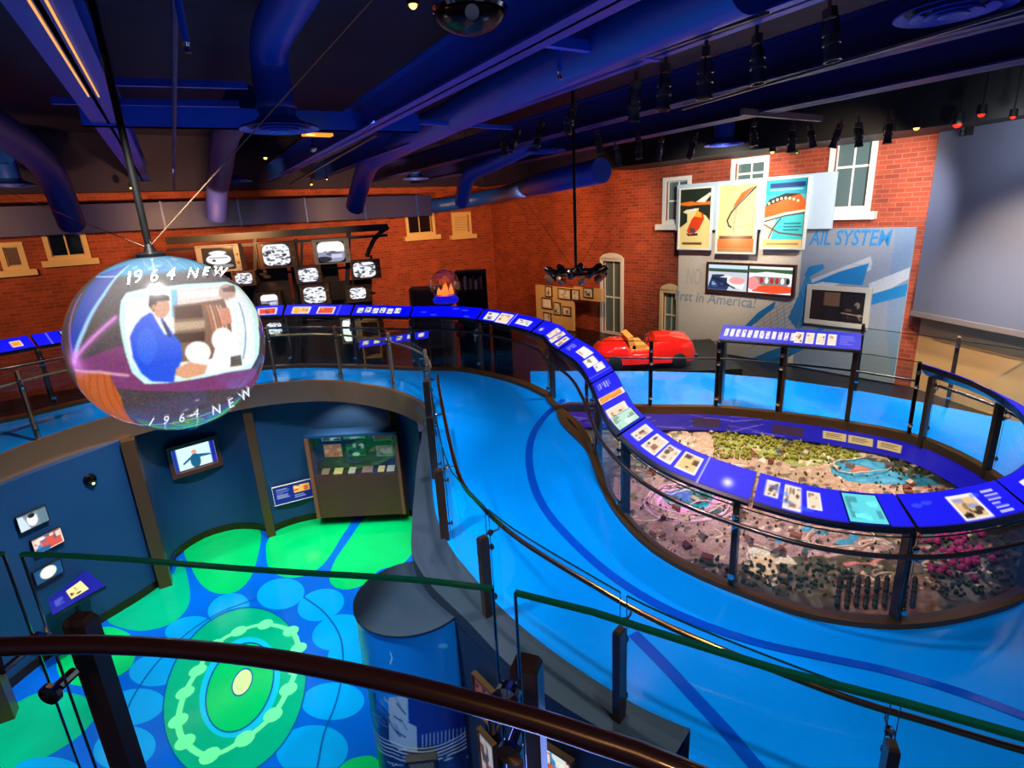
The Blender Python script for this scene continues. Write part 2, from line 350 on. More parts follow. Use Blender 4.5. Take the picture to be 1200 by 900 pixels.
def _b(x,y): x=np.asarray(x,float);y=np.asarray(y,float); return np.stack([1+0*x,x,y,x*x,x*y,y*y],-1)
_co=np.linalg.lstsq(_b([q[0] for q in _pts],[q[1] for q in _pts]),np.array([q[2] for q in _pts]),rcond=None)[0]
def zr(x,y): return _b(x,y)@_co
def G(px,py,h=0.):
    z=-3.
    for _ in range(30):
        q=P(px,py,min(z,-.3)); z=.5*z+.5*(float(zr(q[0],q[1]))+h)
    return P(px,py,z)
def onz(path,h=0.): return [np.array([p[0],p[1],float(zr(p[0],p[1]))+h]) for p in path]
ZL=-5.6    # lower floor
CEIL=2.1
def inside(poly,X,Y):
    ins=np.zeros(X.shape,bool); n=len(poly)
    for i in range(n):
        ax,ay=poly[i][:2];bx,by=poly[(i+1)%n][:2]
        if ay==by: continue
        ins^=((ay>Y)!=(by>Y))&(X<(bx-ax)*(Y-ay)/(by-ay)+ax)
    return ins
def surf(name,outer,holes,zf,m,parent=None,step=.35,drop=0.):
    """floor patch with holes, conforming to the height function"""
    vs=[];es=[]
    for lp in [outer]+list(holes):
        o=len(vs); vs+= [Vector((float(p[0]),float(p[1]))) for p in lp]; es+=[(o+i,o+(i+1)%len(lp)) for i in range(len(lp))]
    A=np.array([[p[0],p[1]] for p in outer]); gx,gy=np.meshgrid(np.arange(A[:,0].min(),A[:,0].max(),step),np.arange(A[:,1].min(),A[:,1].max(),step)); gx=gx.ravel()+.01;gy=gy.ravel()+.013
    ok=inside(outer,gx,gy)
    for h in holes: ok&=~inside(h,gx,gy)
    vs+=[Vector((float(a),float(b))) for a,b in zip(gx[ok],gy[ok])]
    V,E_,F_,_,_,_=delaunay_2d_cdt(vs,es,[],0,1e-5)
    cx=np.array([sum(V[i].x for i in f)/3 for f in F_]);cy=np.array([sum(V[i].y for i in f)/3 for f in F_]); keep=inside(outer,cx,cy)
    for h in holes: keep&=~inside(h,cx,cy)
    mb=MB(); X=np.array([v.x for v in V]);Y=np.array([v.y for v in V]);Z=zf(X,Y)+0*X
    mb.add(np.stack([X,Y,Z],1),[tuple(f) for f,k in zip(F_,keep) if k])
    if drop: mb.add(np.stack([X,Y,Z-drop],1),[tuple(f)[::-1] for f,k in zip(F_,keep) if k])
    return mb.build(name,m,parent,smooth=True)
# ================================================================== DECKS, FLOORS
pit=smooth([(1.04,6.4),(1.0,7.1),(.74,7.9),(.78,8.45),(1.3,8.5),(2.16,8.38),(3.17,8.3),(4.02,8.05),(4.89,7.69),(5.63,7.2),(5.92,6.47),(5.85,5.7),(5.4,4.95),(4.7,4.42),(4.0,4.18),(3.27,4.08),(2.6,4.18),(2.07,4.45),(1.6,4.8),(1.3,5.2),(1.1,5.8)],.15,True)
fasc=smooth([(-6.9,2.5),(-6.95,4.),(-6.9,5.6),(-6.72,6.8),(-6.4,7.6),(-5.95,8.25),(-5.35,8.85),(-4.55,9.42),(-3.8,9.66),(-3.03,9.64),(-2.04,9.2),(-1.4,8.5),(-1.22,7.7)],.15)
_E=[(503,520),(506,570),(512,610),(530,647),(558,682),(590,718),(650,768),(742,828),(809,858)]
ramped=smooth([tuple(G(*q)[:2]) for q in _E],.12)+[np.array(G(806,905)[:2]),np.array([1.4,2.]),np.array([2.6,1.7]),np.array([4.2,1.5])]
ramped=[np.array([q[0],q[1]]) for q in ramped]
outer=smooth([(-8.7,2.5),(-8.7,5.)]+[tuple(G(x,y,.97)[:2]) for x,y in ((-60,427),(0,416),(80,402),(190,385),(310,372),(400,371),(480,373))]+[(-.87,10.2),(.1,9.55),(.62,8.9)],.15)[::-1]
deck_outer=[tuple(p[:2]) for p in fasc]+[tuple(p[:2]) for p in ramped[1:]]+[(6,1.6),(7.9,2.8),(8.5,4.5),(8.4,6.3),(7.6,7.4),(6.5,8.25),(5.6,8.88),(4.6,9.4),(3.6,9.75),(2.5,9.92),(1.4,10.02),(.35,10.08),(.33,9.5)]+[tuple(p[:2]) for p in outer[2:]]
struct(surf('floor_ramp',deck_outer,[pit],zr,rampm,step=.3,drop=.12))
# dark inlaid stripes following the ramp
def ribbon(name,px,w,m,h=.004,parent=None):
    pts=[G(*q,h)[:2] for q in px]; path=onz(smooth(pts,.1),h); mb=MB(); mb.sweep(path,[(-w/2,0),(w/2,0)],closed_prof=False); o=mb.build(name,m,parent); return struct(o)
ribbon('trim_1',[(660,468),(640,486),(625,508),(620,535),(626,570),(645,605),(690,652),(740,690),(800,722),(880,750),(960,768),(1040,785),(1130,812),(1230,850)],.1,stripe)
ribbon('trim_2',[(742,742),(775,775),(815,818),(852,858),(900,915)],.11,stripe)
# lower floor with its inlaid pattern
MB().box((-3.,5.5,ZL-.05),(14,18,.1)).build('floor',mat('blue_floor_base',(.0,.36,.80),.13,noise=.1,nscale=1.2),None)
lf=bpy.data.objects['floor']; struct(lf)
def inlay(mb,pts,m,h):
    q=[P(x,y,ZL) for x,y in pts]; mb.use(m); mb.add([(a[0],a[1],ZL+h) for a in q],[tuple(range(len(q)))[::-1]])
def pell(cx,cy,ru,rv,rot,n=40):
    a,b=math.cos(rot),math.sin(rot); return [(cx+ru*math.cos(t)*a-rv*math.sin(t)*b,cy+ru*math.cos(t)*b+rv*math.sin(t)*a) for t in np.linspace(0,2*PI,n,False)]
def psm(pts): return [tuple(p[:2]) for p in smooth(pts,6,True)]
fg=mat('green_inlay',(.0,.74,.40),.14,noise=.08,nscale=2); ft=mat('teal_green_inlay',(.0,.66,.50),.14,noise=.08,nscale=2); fb=mat('light_blue_inlay',(.0,.60,.90),.13,noise=.06,nscale=2)
fbl=mat('cyan_ring_inlay',(.05,.72,.88),.14); fm=mat('mint_inlay',(.42,.95,.66),.2); fy=mat('pale_yellow_inlay',(.78,.97,.62),.2); fd=mat('blue_line_inlay',(.0,.34,.62),.14)
mb=MB()
for pts,m in (([(216,645),(240,629),(275,619),(304,620),(303,648),(293,678),(275,694),(252,695),(235,684),(224,665)],fg),
 ([(316,630),(350,610),(412,601),(398,633),(380,660),(360,674),(336,677),(317,668),(312,650)],fg),
 ([(434,601),(460,602),(486,604),(487,640),(470,662),(445,668),(425,686),(402,691),(387,683),(390,662),(408,634)],fg),
 ([(198,678),(212,655),(221,682),(222,706),(211,723),(190,735),(158,739),(126,727),(150,704)],ft),
 ([(88,756),(120,735),(150,742),(160,757),(152,783),(122,799),(92,804),(70,793),(68,772)],fg),
 ([(-10,850),(30,818),(60,811),(95,815),(114,830),(105,850),(80,872),(40,893),(-10,905)],ft),
 ([(396,905),(410,890),(440,888),(450,920),(400,925)],fg)): inlay(mb,psm(pts),m,.002)
for ie,(cx,cy,a,b,r) in enumerate(((329,696,28,18,-.15),(268,713,25,17,-.3),(376,709,28,18,-.3),(396,741,31,20,-.3),(221,737,28,14,-.2),(184,785,33,19,-.15),(155,829,39,21,-.2),(146,877,37,25,-.2),(390,822,37,22,-.05),(412,768,28,18,-.1),(366,880,42,30,-.1),(55,905,40,18,0))):
    inlay(mb,pell(cx,cy,a,b,r),fb,.001+.0001*ie)
inlay(mb,pell(275,813,106,80,-1.15),fd,.0028); inlay(mb,pell(275,813,104,78,-1.15),ft,.0036)
ring=[(311,732),(341,740),(350,760),(347,784),(338,808),(320,838),(287,866),(246,886),(217,870),(209,845),(217,812),(232,786),(252,756),(280,740)]
rp=smooth([P(x,y,ZL)[:2] for x,y in ring],.08,True); mb.use(fm); mb.sweep([(p[0],p[1],ZL+.005) for p in rp],[(-.035,0),(.035,0)],closed_prof=False,closed=True)
for x,y in ring: 
    c=P(x,y,ZL); mb.add([(c[0]+.11*math.cos(t),c[1]+.11*math.sin(t),ZL+.006) for t in np.linspace(0,2*PI,14,False)],[tuple(range(14))])
inlay(mb,pell(281,806,62,44,-1.15),fbl,.0045); inlay(mb,pell(281,806,56,37,-1.15),fd,.005); inlay(mb,pell(281,806,54,35,-1.15),fg,.006)
inlay(mb,pell(284,800,18,11,-1.1),fd,.007); inlay(mb,pell(284,800,16,9.5,-1.1),fy,.008)
for pts in ([(356,700),(380,718),(398,745),(402,780),(395,820),(380,860),(372,900)],[(146,905),(142,870),(150,830),(170,795),(195,765),(225,738),(260,717),(300,702)]):
    q=smooth([P(x,y,ZL)[:2] for x,y in pts],.1); mb.use(fd); mb.sweep([(p[0],p[1],ZL+.006) for p in q],[(-.012,0),(.012,0)],closed_prof=False)
o=mb.build('floor_inlay',None,lf); 
# surrounding dark floor beyond the walkways
big=[(-13,-1),(11,-1),(11,20),(4,22),(-2,22),(-13,12)]
k_=len(fasc)+len(ramped)-1
hole_=deck_outer[k_:]+[(-8.9,2.4),(-8.9,-.6),(4.2,-.6),(5.,1.55)]
struct(surf('floor_outer',big,[hole_],lambda X,Y:-3.32+0*X,mat('dark_floor',(.10,.07,.06),.35,noise=.2),step=2.))
# steel fascia round the lower gallery and round the ramp edge
mb=MB(); mb.sweep(onz(fasc),[(-.02,.03),(.05,.03),(.05,-.36),(-.02,-.36)]); o=mb.build('fascia_band',steel,None,True); struct(o); o.name='trim_3'
mb=MB(); mb.sweep(onz(pit),[(-.07,.05),(.05,.05),(.05,-.3),(-.07,-.3)],closed=True); o=mb.build('trim_4',bronze,None,True); struct(o)
ob=[p for p in outer]; mb=MB(); mb.sweep(onz(ob),[(-.03,.05),(.1,.05),(.1,-.3),(-.03,-.3)]); o=mb.build('trim_5',bronze,None,True); struct(o)
back_edge=smooth(deck_outer[-len(outer)-11:-len(outer)+2],.3)
# ledge (wall top) on the left side of the ramp, wide, with the wall of the lower gallery under it
L_in=smooth([tuple(G(*q)[:2]) for q in ((498,497),(490,540),(486,580),(483,620),(484,655),(508,693),(545,729),(600,787),(660,833),(720,868),(780,910))],.12)
L_out=smooth([tuple(G(*q)[:2]) for q in [(505,490)]+_E],.12)
n=60; ai,ao=arclen(L_in),arclen(L_out); A=[at(L_in,ai,t*ai[-1]) for t in np.linspace(0,1,n)];B=[at(L_out,ao,t*ao[-1]) for t in np.linspace(0,1,n)]
mb=MB(); vs=[];fs=[]
for a,b in zip(A,B):
    z=float(zr(b[0],b[1])); vs+= [(b[0],b[1],z-.1),(b[0],b[1],z+.03),(a[0],a[1],z+.03),(a[0],a[1],z-.12)]
for i in range(n-1):
    for j in range(3): fs.append((i*4+j,i*4+j+1,i*4+j+5,i*4+j+4))
mb.add(vs,fs); o=mb.build('trim_6',tealtop); struct(o)
mb=MB(); vs=[];fs=[]
for a,b in zip(A,B):
    z=float(zr(b[0],b[1])); vs+= [(a[0]+.01,a[1],z-.1),(a[0]+.01,a[1],ZL)]
for i in range(n-1): fs.append((2*i,2*i+1,2*i+3,2*i+2))
k=len(vs); vs+=[(B[-1][0],B[-1][1],float(zr(*B[-1][:2]))+.02),(B[-1][0],B[-1][1],ZL)]; fs.append((k-2,k-1,k+1,k))
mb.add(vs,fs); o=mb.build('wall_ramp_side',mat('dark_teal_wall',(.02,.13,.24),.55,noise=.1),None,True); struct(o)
# round bay with the mural
CC=(-1.06,4.6); CR=.545; ctop=-3.44
mb=MB(); mb.lathe((CC[0],CC[1],0),[(0,ctop),(CR+.012,ctop),(CR+.012,ctop-.02),(CR-.01,ctop-.025)],64); o=mb.build('trim_7',tealtop,None,False); struct(o)
# lower gallery wall
base=smooth([(-6.95,2.5),(-6.95,4.),(-6.85,5.2),(-6.72,6.3),(-6.5,7.),(-6.02,8.1),(-6.2,8.9),(-6.02,9.5),(-5.55,9.78),(-5.05,9.72),(-4.78,9.6),(-4.35,9.91),(-3.57,10.13),(-2.88,10.16),(-2.11,9.91),(-1.62,8.9)],.15)
for name,i0,z0,z1,m,off in (('wall_lower',0,ZL,-3.0,teal,0),):
    mb=MB(); mb.sweep([(p[0],p[1],0) for p in base],[(0,z0),(0,z1)],closed_prof=False); o=mb.build(name,m,None,True); struct(o)
mb=MB(); mb.sweep([(p[0],p[1],0) for p in base],[(-.015,ZL),(-.015,ZL+.13),(0,ZL+.13)],closed_prof=False); o=mb.build('baseboard_lower',mat('dark_kick',(.30,.22,.15),.22,.85),None,True); struct(o)
mb=MB(); mb.sweep([(p[0],p[1],0) for p in L_in],[(.012,ZL),(.012,ZL+.12),(0,ZL+.12)],closed_prof=False); o=mb.build('baseboard_ramp',bronze,None,True); struct(o)
# soffit under the left walkway (closes fascia to wall)
ab,af=arclen(base),arclen(fasc); mb=MB(); vs=[];fs=[]
for t in np.linspace(0,1,70):
    a=at(base,ab,t*ab[-1]); b=at(fasc,af,t*(af[-1]-1.5)); vs+=[(a[0],a[1],-3.0),(b[0],b[1],-3.0)]
for i in range(69): fs.append((2*i,2*i+1,2*i+3,2*i+2))
mb.add(vs,fs); struct(mb.build('ceiling_lower',teal))
# ================================================================== ROOM SHELL
A0=np.array([7.1,9.5]); dR=np.array([-.593,.805])
far=A0+dR*12.6
WR=Plane(far,A0)                     # right brick wall, far end on the left
WB=Plane(far-np.array([.805,.593])*17,far)     # long back wall
dN=np.array([.14,-.99]); WN=Plane(A0,A0+dN*8)
def winholes(pl,lst): return [pl.prect(*q) for q in lst]
hR=[WR.prect(781,212,806,258),WR.prect(862,190,896,216),WR.prect(978,146,1020,243),WR.prect(707,306,728,390),WR.prect(777,343,793,396)]
hB=[WB.prect(57,270,97,300),WB.prect(6,289,24,312),WB.prect(478,250,506,273),WB.prect(532,252,549,272)]
wallR=wall_mesh('wall_right',WR,0,-3.4,WR.len,CEIL,brick,hR)
wallB=wall_mesh('wall_back',WB,0,-3.4,WB.len,CEIL,brick,hB)
wallN=wall_mesh('wall_right_near',WN,0,-3.9,8,CEIL,mat('beige_wall_panel',(.80,.62,.42),.6,noise=.08,nscale=.8))
# left end wall and a far left return
WL=Plane(far-np.array([.805,.593])*17+np.array([1.6,-9.]),far-np.array([.805,.593])*17)
wall_mesh('wall_left',WL,0,-3.4,WL.len,CEIL,brick)
# ceiling
o=MB().box((-1,9.5,CEIL+.05),(28,24,.1)).build('ceiling',navyceil); struct(o)
# windows
def window(k,pl,R,m=white,muntins=(1,1),sill=True,arched=False,glass=None,casing=.09,blind=None,sillm=None):
    s0,z0,s1,z1=R; w=casing
    fr=MB(); frame_mb(pl,(s0+.02,z0+.02,s1-.02,z1-.02),.04,-.12,-.05,fr); frame_mb(pl,R,w,0.002,.04,fr)
    for i in range(muntins[0]):
        s=s0+(s1-s0)*(i+1)/(muntins[0]+1); pl.slab(fr,s-.015,z0,s+.015,z1,-.1,-.06)
    for i in range(muntins[1]):
        z=z0+(z1-z0)*(i+1)/(muntins[1]+1); pl.slab(fr,s0,z-.02,s1,z+.02,-.1,-.05)
    if arched:
        n=12; v=[]
        for i in range(n+1):
            t=PI*i/n; c=(s0+s1)/2;r=(s1-s0)/2+w; v.append((c+r*math.cos(t),z1+w*.4+.18*math.sin(t)))
        q=[pl.pt(a,b,.04) for a,b in v]+[pl.pt(a,b,.002) for a,b in v]; fr.add(q,[tuple(range(n+1))]+[(i,i+1,n+2+i,n+1+i) for i in range(n)])
    o=fr.build('window_%d'%k,m); struct(o)
    if sill: sb=MB(); pl.slab(sb,s0-w-.12,z0-w-.12,s1+w+.12,z0-w+.01,0.002,.14); sb.build('window_sill',sillm or m,o)
    g=MB(); pl.slab(g,s0,z0,s1,z1,-.085,-.075); g.build('window_pane',glass or mat('grey_window_glass',(.34,.42,.42),.12,0.,coat=.5),o)
    if blind: b=MB(); 
    if blind:
        nn=int((z1-z0)/.07)
        for i in range(nn): z=z0+(i+.5)*(z1-z0)/nn; pl.slab(b,s0+.03,z-.022,s1-.03,z+.022,-.06,-.05)
        b.build('blind',m,o)
window(1,WR,hR[0],muntins=(1,1)); window(2,WR,hR[1],muntins=(1,1)); window(3,WR,hR[2],muntins=(1,1)); window(4,WR,hR[3],muntins=(1,1),arched=True); window(5,WR,hR[4],muntins=(1,1),m=cream,arched=True)
dkg=mat('night_window_glass',(.03,.03,.03),.08)
window(6,WB,hB[0],m=cream,muntins=(1,0),glass=dkg); window(7,WB,hB[1],m=cream,muntins=(0,0),glass=mat('dark_red_blind',(.25,.07,.03),.5)); window(8,WB,hB[2],m=cream,muntins=(1,0),glass=dkg); window(9,WB,hB[3],m=cream,muntins=(0,0),blind=True,glass=mat('cream_shade',(.75,.62,.42),.6))
# grey projection screen hung over the upper right wall
R=WN.rect((1098,150),(1200,128),(1200,386),(1066,361))
t=thing('projection_screen','large plain grey projection panel covering the upper right wall above the beige wall','screen',WN.pt(2,-.9,.1))
mb=MB(); WN.slab(mb,.02,R[1]+.02,7.5,CEIL-.02,.02,.22); mb.build('screen_panel',mat('grey_screen_paint',(.33,.35,.43),.6,noise=.05,nscale=.6),t)
mb=MB(); WN.slab(mb,.0,R[1]-.06,7.5,R[1]+.02,.02,.25); mb.build('bottom_rail',mat('screen_rail',(.40,.37,.37),.6),t)
# horizontal battens on the beige wall
mb=MB()
for z in (-1.5,-1.95,-2.4): WN.slab(mb,.3,z,7.8,z+.02,.002,.012)
o=mb.build('trim_8',mat('batten',(.62,.46,.30),.6)); struct(o)
# ================================================================== MURAL AND WALL ART (right)
MR=WR.rect((797,262),(1079,262),(1060,480),(797,445)); 
sA=WR.hit(797,300)[0]; sM=WR.hit(944,250)[0]; sZ=WR.hit(1080,262)[0]-.05; zT2=WR.hit(1010,267)[1]; zT1=WR.hit(878,210)[1]; z0m=-3.3
MR=(sA,z0m,sZ,zT2); cv=Canvas(520,300,(.66,.62,.60),WR.uvmap(MR))
pl_=lambda pts,c,al=1.: cv.poly(pts,c,al,True)
pl_([(944,262),(1100,255),(1100,520),(920,520)],(.52,.55,.60)); pl_([(944,262),(797,262),(797,500),(925,500)],(.82,.76,.68))
pl_([(1052,262),(1085,262),(1050,480),(1040,390),(1045,320)],(.40,.52,.66),.6)
wh=(.78,.78,.78); bl=(.10,.46,.68); bd=(.08,.38,.58)
pl_([(944,340),(952,322),(1020,305),(1080,318),(1080,300),(1000,292),(950,310),(938,330)],wh,.0)
pl_([(845,440),(880,405),(930,360),(945,330),(1022,300),(1024,308),(1022,316),(955,345),(945,368),(900,405),(860,445),(820,480),(800,480)],wh,.75)
pl_([(1020,332),(1085,306),(1085,316),(1020,352)],wh,.8); pl_([(1018,352),(1080,336),(1080,342),(1018,358)],bl,.9); pl_([(1018,346),(1078,328),(1080,340),(1018,356)],bl)
pl_([(944,322),(950,312),(966,309),(968,314),(948,325)],bl); pl_([(945,335),(985,318),(1020,308),(1012,334),(965,330)],bl); pl_([(948,318),(940,340),(938,385),(950,378),(953,330)],bl,.8)
pl_([(870,386),(890,366),(911,352),(909,360),(890,376),(874,388)],bl); pl_([(935,400),(965,382),(967,386),(945,408),(910,425),(860,445),(830,475),(800,475),(850,435),(900,412)],bl); pl_([(925,372),(940,340),(944,352),(935,385)],bl,.9)
pl_([(845,440),(885,425),(935,412),(895,438),(850,462),(835,480),(820,480)],bd,.9); pl_([(870,432),(900,420),(905,480),(870,480)],bd,.35)
for k in range(7): cv.line([(880+k*2,408-k*6),(942,370-k*5)],.8,(.35,.42,.48),.8,True)
for k in range(7): x=890+k*8; cv.line([(x,405-k*4),(x-2,372-k*4)],.8,(.35,.42,.48),.8,True)
for k in range(6): x=900+k*8; cv.line([(x,425-k*2),(x-4,470)],.9,(.08,.36,.56),.7,True)
cv.line([(945,295),(1100,300)],1.,(.5,.52,.56),.5,True); cv.line([(968,305),(1024,312)],1.,(.45,.5,.55),.7,True)
cv.noise(.03)
mur=thing('mural_board','tall grey and white wall mural of a curving blue train track beside the brick wall','mural',WR.pt((sA+sZ)/2,z0m,.05))
mb=MB(); WR.slab(mb,sA,z0m,sZ,zT2,.005,.055); WR.slab(mb,sA,zT2,WR.hit(984,230)[0],zT1,.15,.19); mb.build('board',mat('pale_blue_board',(.70,.78,.84),.55),mur)
painted('painted_mural',cv,WR.grid(MR,.058),printm,mur)
tb=mat('blue_lettering',(.16,.50,.74),.5); tg=mat('grey_lettering',(.56,.60,.64),.5)
def tpx(s,tl,tr,br,bl,m,shear=.15,off=.064,bold=.01,parent=None):
    R=WR.rect(tl,tr,br,bl); text_on(WR,s,*R,off,m,parent,shear=shear,bold=bold)
tpx('AIL SYSTEM',(950,270),(1048,268),(1046,288),(951,287),tb,parent=mur,bold=.018)
tpx('first in America!',(792,340),(889,347),(888,360),(793,352),tg,parent=mur)
tpx('NO',(806,313),(824,314),(824,334),(806,333),mat('faint_lettering',(.74,.70,.66),.5),parent=mur,bold=.02)
# posters
def poster(px,label,draw):
    R=WR.rect(*px); c=Canvas(96,140,(.95,.85,.6)); draw(c); t=picture('framed_poster',label,'poster',WR,R,c,.035,white,printm,.06,None,'poster_print',.192)
def d1(c):
    c.rect(0,.35,1,1,(.12,.16,.10)); c.poly([(0,.35),(0,0),(1,0),(1,.45),(.85,.55),(.6,.62),(.62,.68),(.2,.66),(.1,.62),(.25,.58),(.25,.45)],(.97,.86,.55)); c.poly([(.12,.62),(.5,.68),(.62,.66),(.3,.6)],(.9,.9,.85))
    c.poly([(0,.78),(.4,.8),(.55,.77),(1,.79),(1,.73),(.5,.73),(.3,.72),(0,.74)],(.93,.45,.12)); c.poly([(.5,.78),(.95,.93),(1,.9),(.8,.77)],(.95,.9,.8)); c.poly([(.5,.78),(.9,.92),(.95,.98),(.8,.95)],(.12,.16,.1))
    c.poly([(.25,.3),(.4,.5),(.55,.58),(.75,.6),(.8,.5),(.65,.33),(.5,.25),(.3,.25)],(.88,.25,.08)); c.poly([(.5,.54),(.55,.65),(.7,.6),(.72,.52)],(.95,.7,.15)); c.poly([(.22,.26),(.35,.24),(.6,.26),(.62,.22),(.3,.21)],(.2,.08,.05))
    c.rect(.1,.06,.75,.1,(.45,.3,.15)); c.rect(.36,.27,.52,.34,(.3,.3,.3))
def d2(c):
    c.rect(0,.2,1,1,(.96,.84,.55)); c.rect(0,.05,1,.2,(.85,.45,.2)); c.rect(0,.0,1,.05,(.7,.5,.3)); c.rect(.05,.2,.95,.25,(.45,.22,.12)); c.glow(.5,.3,30,(1,.95,.75),.6)
    c.line([(.95,.95),(.6,.75),(.35,.6),(.25,.48),(.3,.4),(.36,.38)],4,(.25,.15,.1)); c.poly([(.9,.97),(.6,.88),(.42,.72),(.38,.65),(.55,.74),(.8,.88)],(.88,.4,.15)); c.line([(.9,.95),(.5,.68),(.38,.6)],2,(.5,.55,.55)); c.line([(.5,.75),(.42,.3)],1.5,(.5,.4,.3)); c.line([(.4,.35),(.95,.42)],1,(.6,.5,.4)); c.rect(.2,.9,.6,.96,(.93,.78,.5))
def d3(c):
    c.rect(0,0,1,1,(.25,.74,.74)); c.rect(0,.78,1,1,(.10,.62,.72)); c.rect(0,0,1,.12,(.95,.8,.5)); c.poly([(0,.12),(0,.4),(.3,.42),(.2,.12)],(.93,.88,.7)); c.rect(.1,.88,.95,.95,(.08,.2,.42)); c.rect(.1,.84,.9,.865,(.8,.9,.9),.7)
    c.poly([(0,.45),(0,.62),(.25,.72),(.6,.8),(.85,.78),(.97,.68),(1,.55),(.5,.5)],(.92,.36,.1)); c.poly([(.02,.62),(.1,.72),(.5,.8),(.85,.78),(.6,.74),(.25,.66)],(.15,.12,.1)); 
    for k in range(8): c.ell(.1+.1*k,.66+.07*math.sin(k*.4),.03,.02,(.9,.85,.75))
    c.line([(0,.42),(.5,.5),(1,.54)],5,(.95,.9,.8)); c.line([(0,.39),(.5,.47),(1,.51)],3,(.25,.15,.1)); c.line([(.15,.14),(.25,.3),(.42,.43)],3,(.3,.15,.1)); c.line([(0,.35),(.4,.22),(1,.18)],3,(.4,.2,.12)); c.textlines(.5,.24,.95,.38,3,(.1,.3,.4)); c.rect(.1,.04,.9,.07,(.7,.55,.35))
poster(((806,223),(842,219),(838,290),(802,290)),'framed poster of an orange rocket car on dark green, leftmost of the three posters',d1)
poster(((851,219),(896,213),(890,294),(847,295)),'framed pale yellow poster with a thin curving orange streak, middle of the three posters',d2)
poster(((907,212),(955,207),(947,289),(899,289)),'framed turquoise poster of an orange train on a white beam, rightmost poster',d3)
# twin video display
R=WR.rect((834,309),(934,313),(930,344),(833,339)); t=thing('video_display','wide dark-framed video display with two pictures side by side below the posters','display',WR.pt((R[0]+R[2])/2,R[1],.1))
frame_mb(WR,R,.05,.06,.14).build('frame',mat('brown_frame',(.25,.13,.09),.4),t); mb=MB(); WR.slab(mb,R[0],R[1],R[2],R[3],.06,.1); mb.build('backing',blackp,t)
c1=Canvas(80,60,(.75,.85,.95)); c1.rect(0,0,1,.75,(.75,.78,.82)); c1.rect(0,.72,1,.85,(.2,.28,.2)); c1.poly([(0,.1),(.1,.6),(.4,.62),(.6,.3),(.5,0),(0,0)],(.12,.2,.38)); c1.poly([(.3,.5),(.5,.6),(.95,.3),(.9,.05),(.6,.2)],(.95,.9,.9)); c1.ell(.75,.4,.2,.14,(.95,.6,.6)); c1.photo(.1,.1,.5,.5,[(.1,.15,.3),(.2,.3,.5),(.6,.7,.8)],8); c1.line([(.1,.5),(.7,.1)],3,(.05,.05,.1))
c2=Canvas(80,60,(.9,.93,.95)); c2.rect(0,.75,1,.9,(.2,.35,.2)); c2.poly([(0,.7),(.4,.8),(1,.75),(1,.62),(0,.6)],(.95,.95,.95)); c2.rect(.1,.3,.9,.62,(.5,.5,.5)); c2.poly([(.1,.05),(.1,.25),(.5,.32),(1,.3),(1,.08),(.6,0)],(.92,.3,.15)); c2.ell(.1,.35,.15,.25,(.95,.55,.55))
for k in range(6): c2.ell(.3+.12*k,.48,.04,.12,random.choice([(.1,.1,.12),(.7,.15,.1),(.95,.95,.95)]))
sm=(R[0]+R[2])/2; painted('left_screen',c1,WR.grid((R[0],R[1],sm-.02,R[3]),.104),screenE,t); painted('right_screen',c2,WR.grid((sm+.02,R[1],R[2],R[3]),.104),screenE,t)
# framed photograph
R=WR.rect((954,339),(1018,342),(1013,379),(951,373)); c=Canvas(90,60,(.10,.06,.05)); c.rect(.25,.5,.55,.95,(.45,.32,.22)); c.rect(.55,0,.6,1,(.05,.03,.03)); c.photo(.62,.1,.98,.9,[(.12,.08,.07),(.4,.3,.25),(.6,.5,.42),(.08,.05,.05)],14); c.rect(.0,.0,.22,1,(.16,.09,.06)); c.rect(.27,.1,.5,.45,(.13,.09,.09)); c.line([(.6,.3),(1,.25)],2,(.7,.6,.5))
picture('framed_photo','dark framed photo with a white border hanging on the mural right of the video display','photo',WR,R,c,.09,mat('photo_mat_board',(.78,.74,.66),.5),printm,.05,None,'photo_print',.058)
# ================================================================== RAILINGS
def clamp(mb,c,d,r=.025,l=.05):
    d=np.array(d,float);d/=np.linalg.norm(d); c=np.array(c,float); mb.tube([c-d*l,c+d*l],r*.5,8); mb.lathe(c+d*(l-.005),[(0,.012),(r,.008),(r,-.006),(0,-.01)],12,d); return mb
def glass_run(t,path,al,cuts,h0,h1,zoff=None,gap=.025,edge=gl_edge,th=.012):
    for a,b in zip(cuts[:-1],cuts[1:]):
        p=sub(path,al,a+gap,b-gap,.15); mb=MB(); mb.use(glassm); mb.sweep(p,[(0,h0),(0,h1)],closed_prof=False)
        mb.use(edge); mb.sweep(p,[(-th/2,h1-.002),(th/2,h1-.002),(th/2,h1+.006),(-th/2,h1+.006)])
        mb.use(gl_edge_d)
        for q in (p[0],p[-1]): mb.tube([q+(0,0,h0),q+(0,0,h1)],.0035,6)
        mb.build('glass_panel',None,t,True)
def normal(path,al,s):
    a=at(path,al,max(s-.05,0));b=at(path,al,min(s+.05,al[-1]));d=(b-a)[:2];d/=np.linalg.norm(d); return np.array([-d[1],d[0],0]),np.array([d[0],d[1],0])
def post(mb,q,d,n,w,dp,h0,h1,taper=0):
    c=np.array(q,float)
    b=c+np.array([0,0,(h0+h1)/2]); mb.obox(b,d*w/2,n*dp/2,np.array([0,0,(h1-h0)/2]))
    vs=[c+d*i*w/2+n*j*dp/2+np.array([0,0,h1+(0 if k==0 else .018)])-(d*i*w*.12+n*j*dp*.12 if k else 0) for k in(0,1) for i in(-1,1) for j in(-1,1)]
    mb.add(vs,[(4,5,7,6),(0,1,5,4),(1,3,7,5),(3,2,6,7),(2,0,4,6)]); return mb
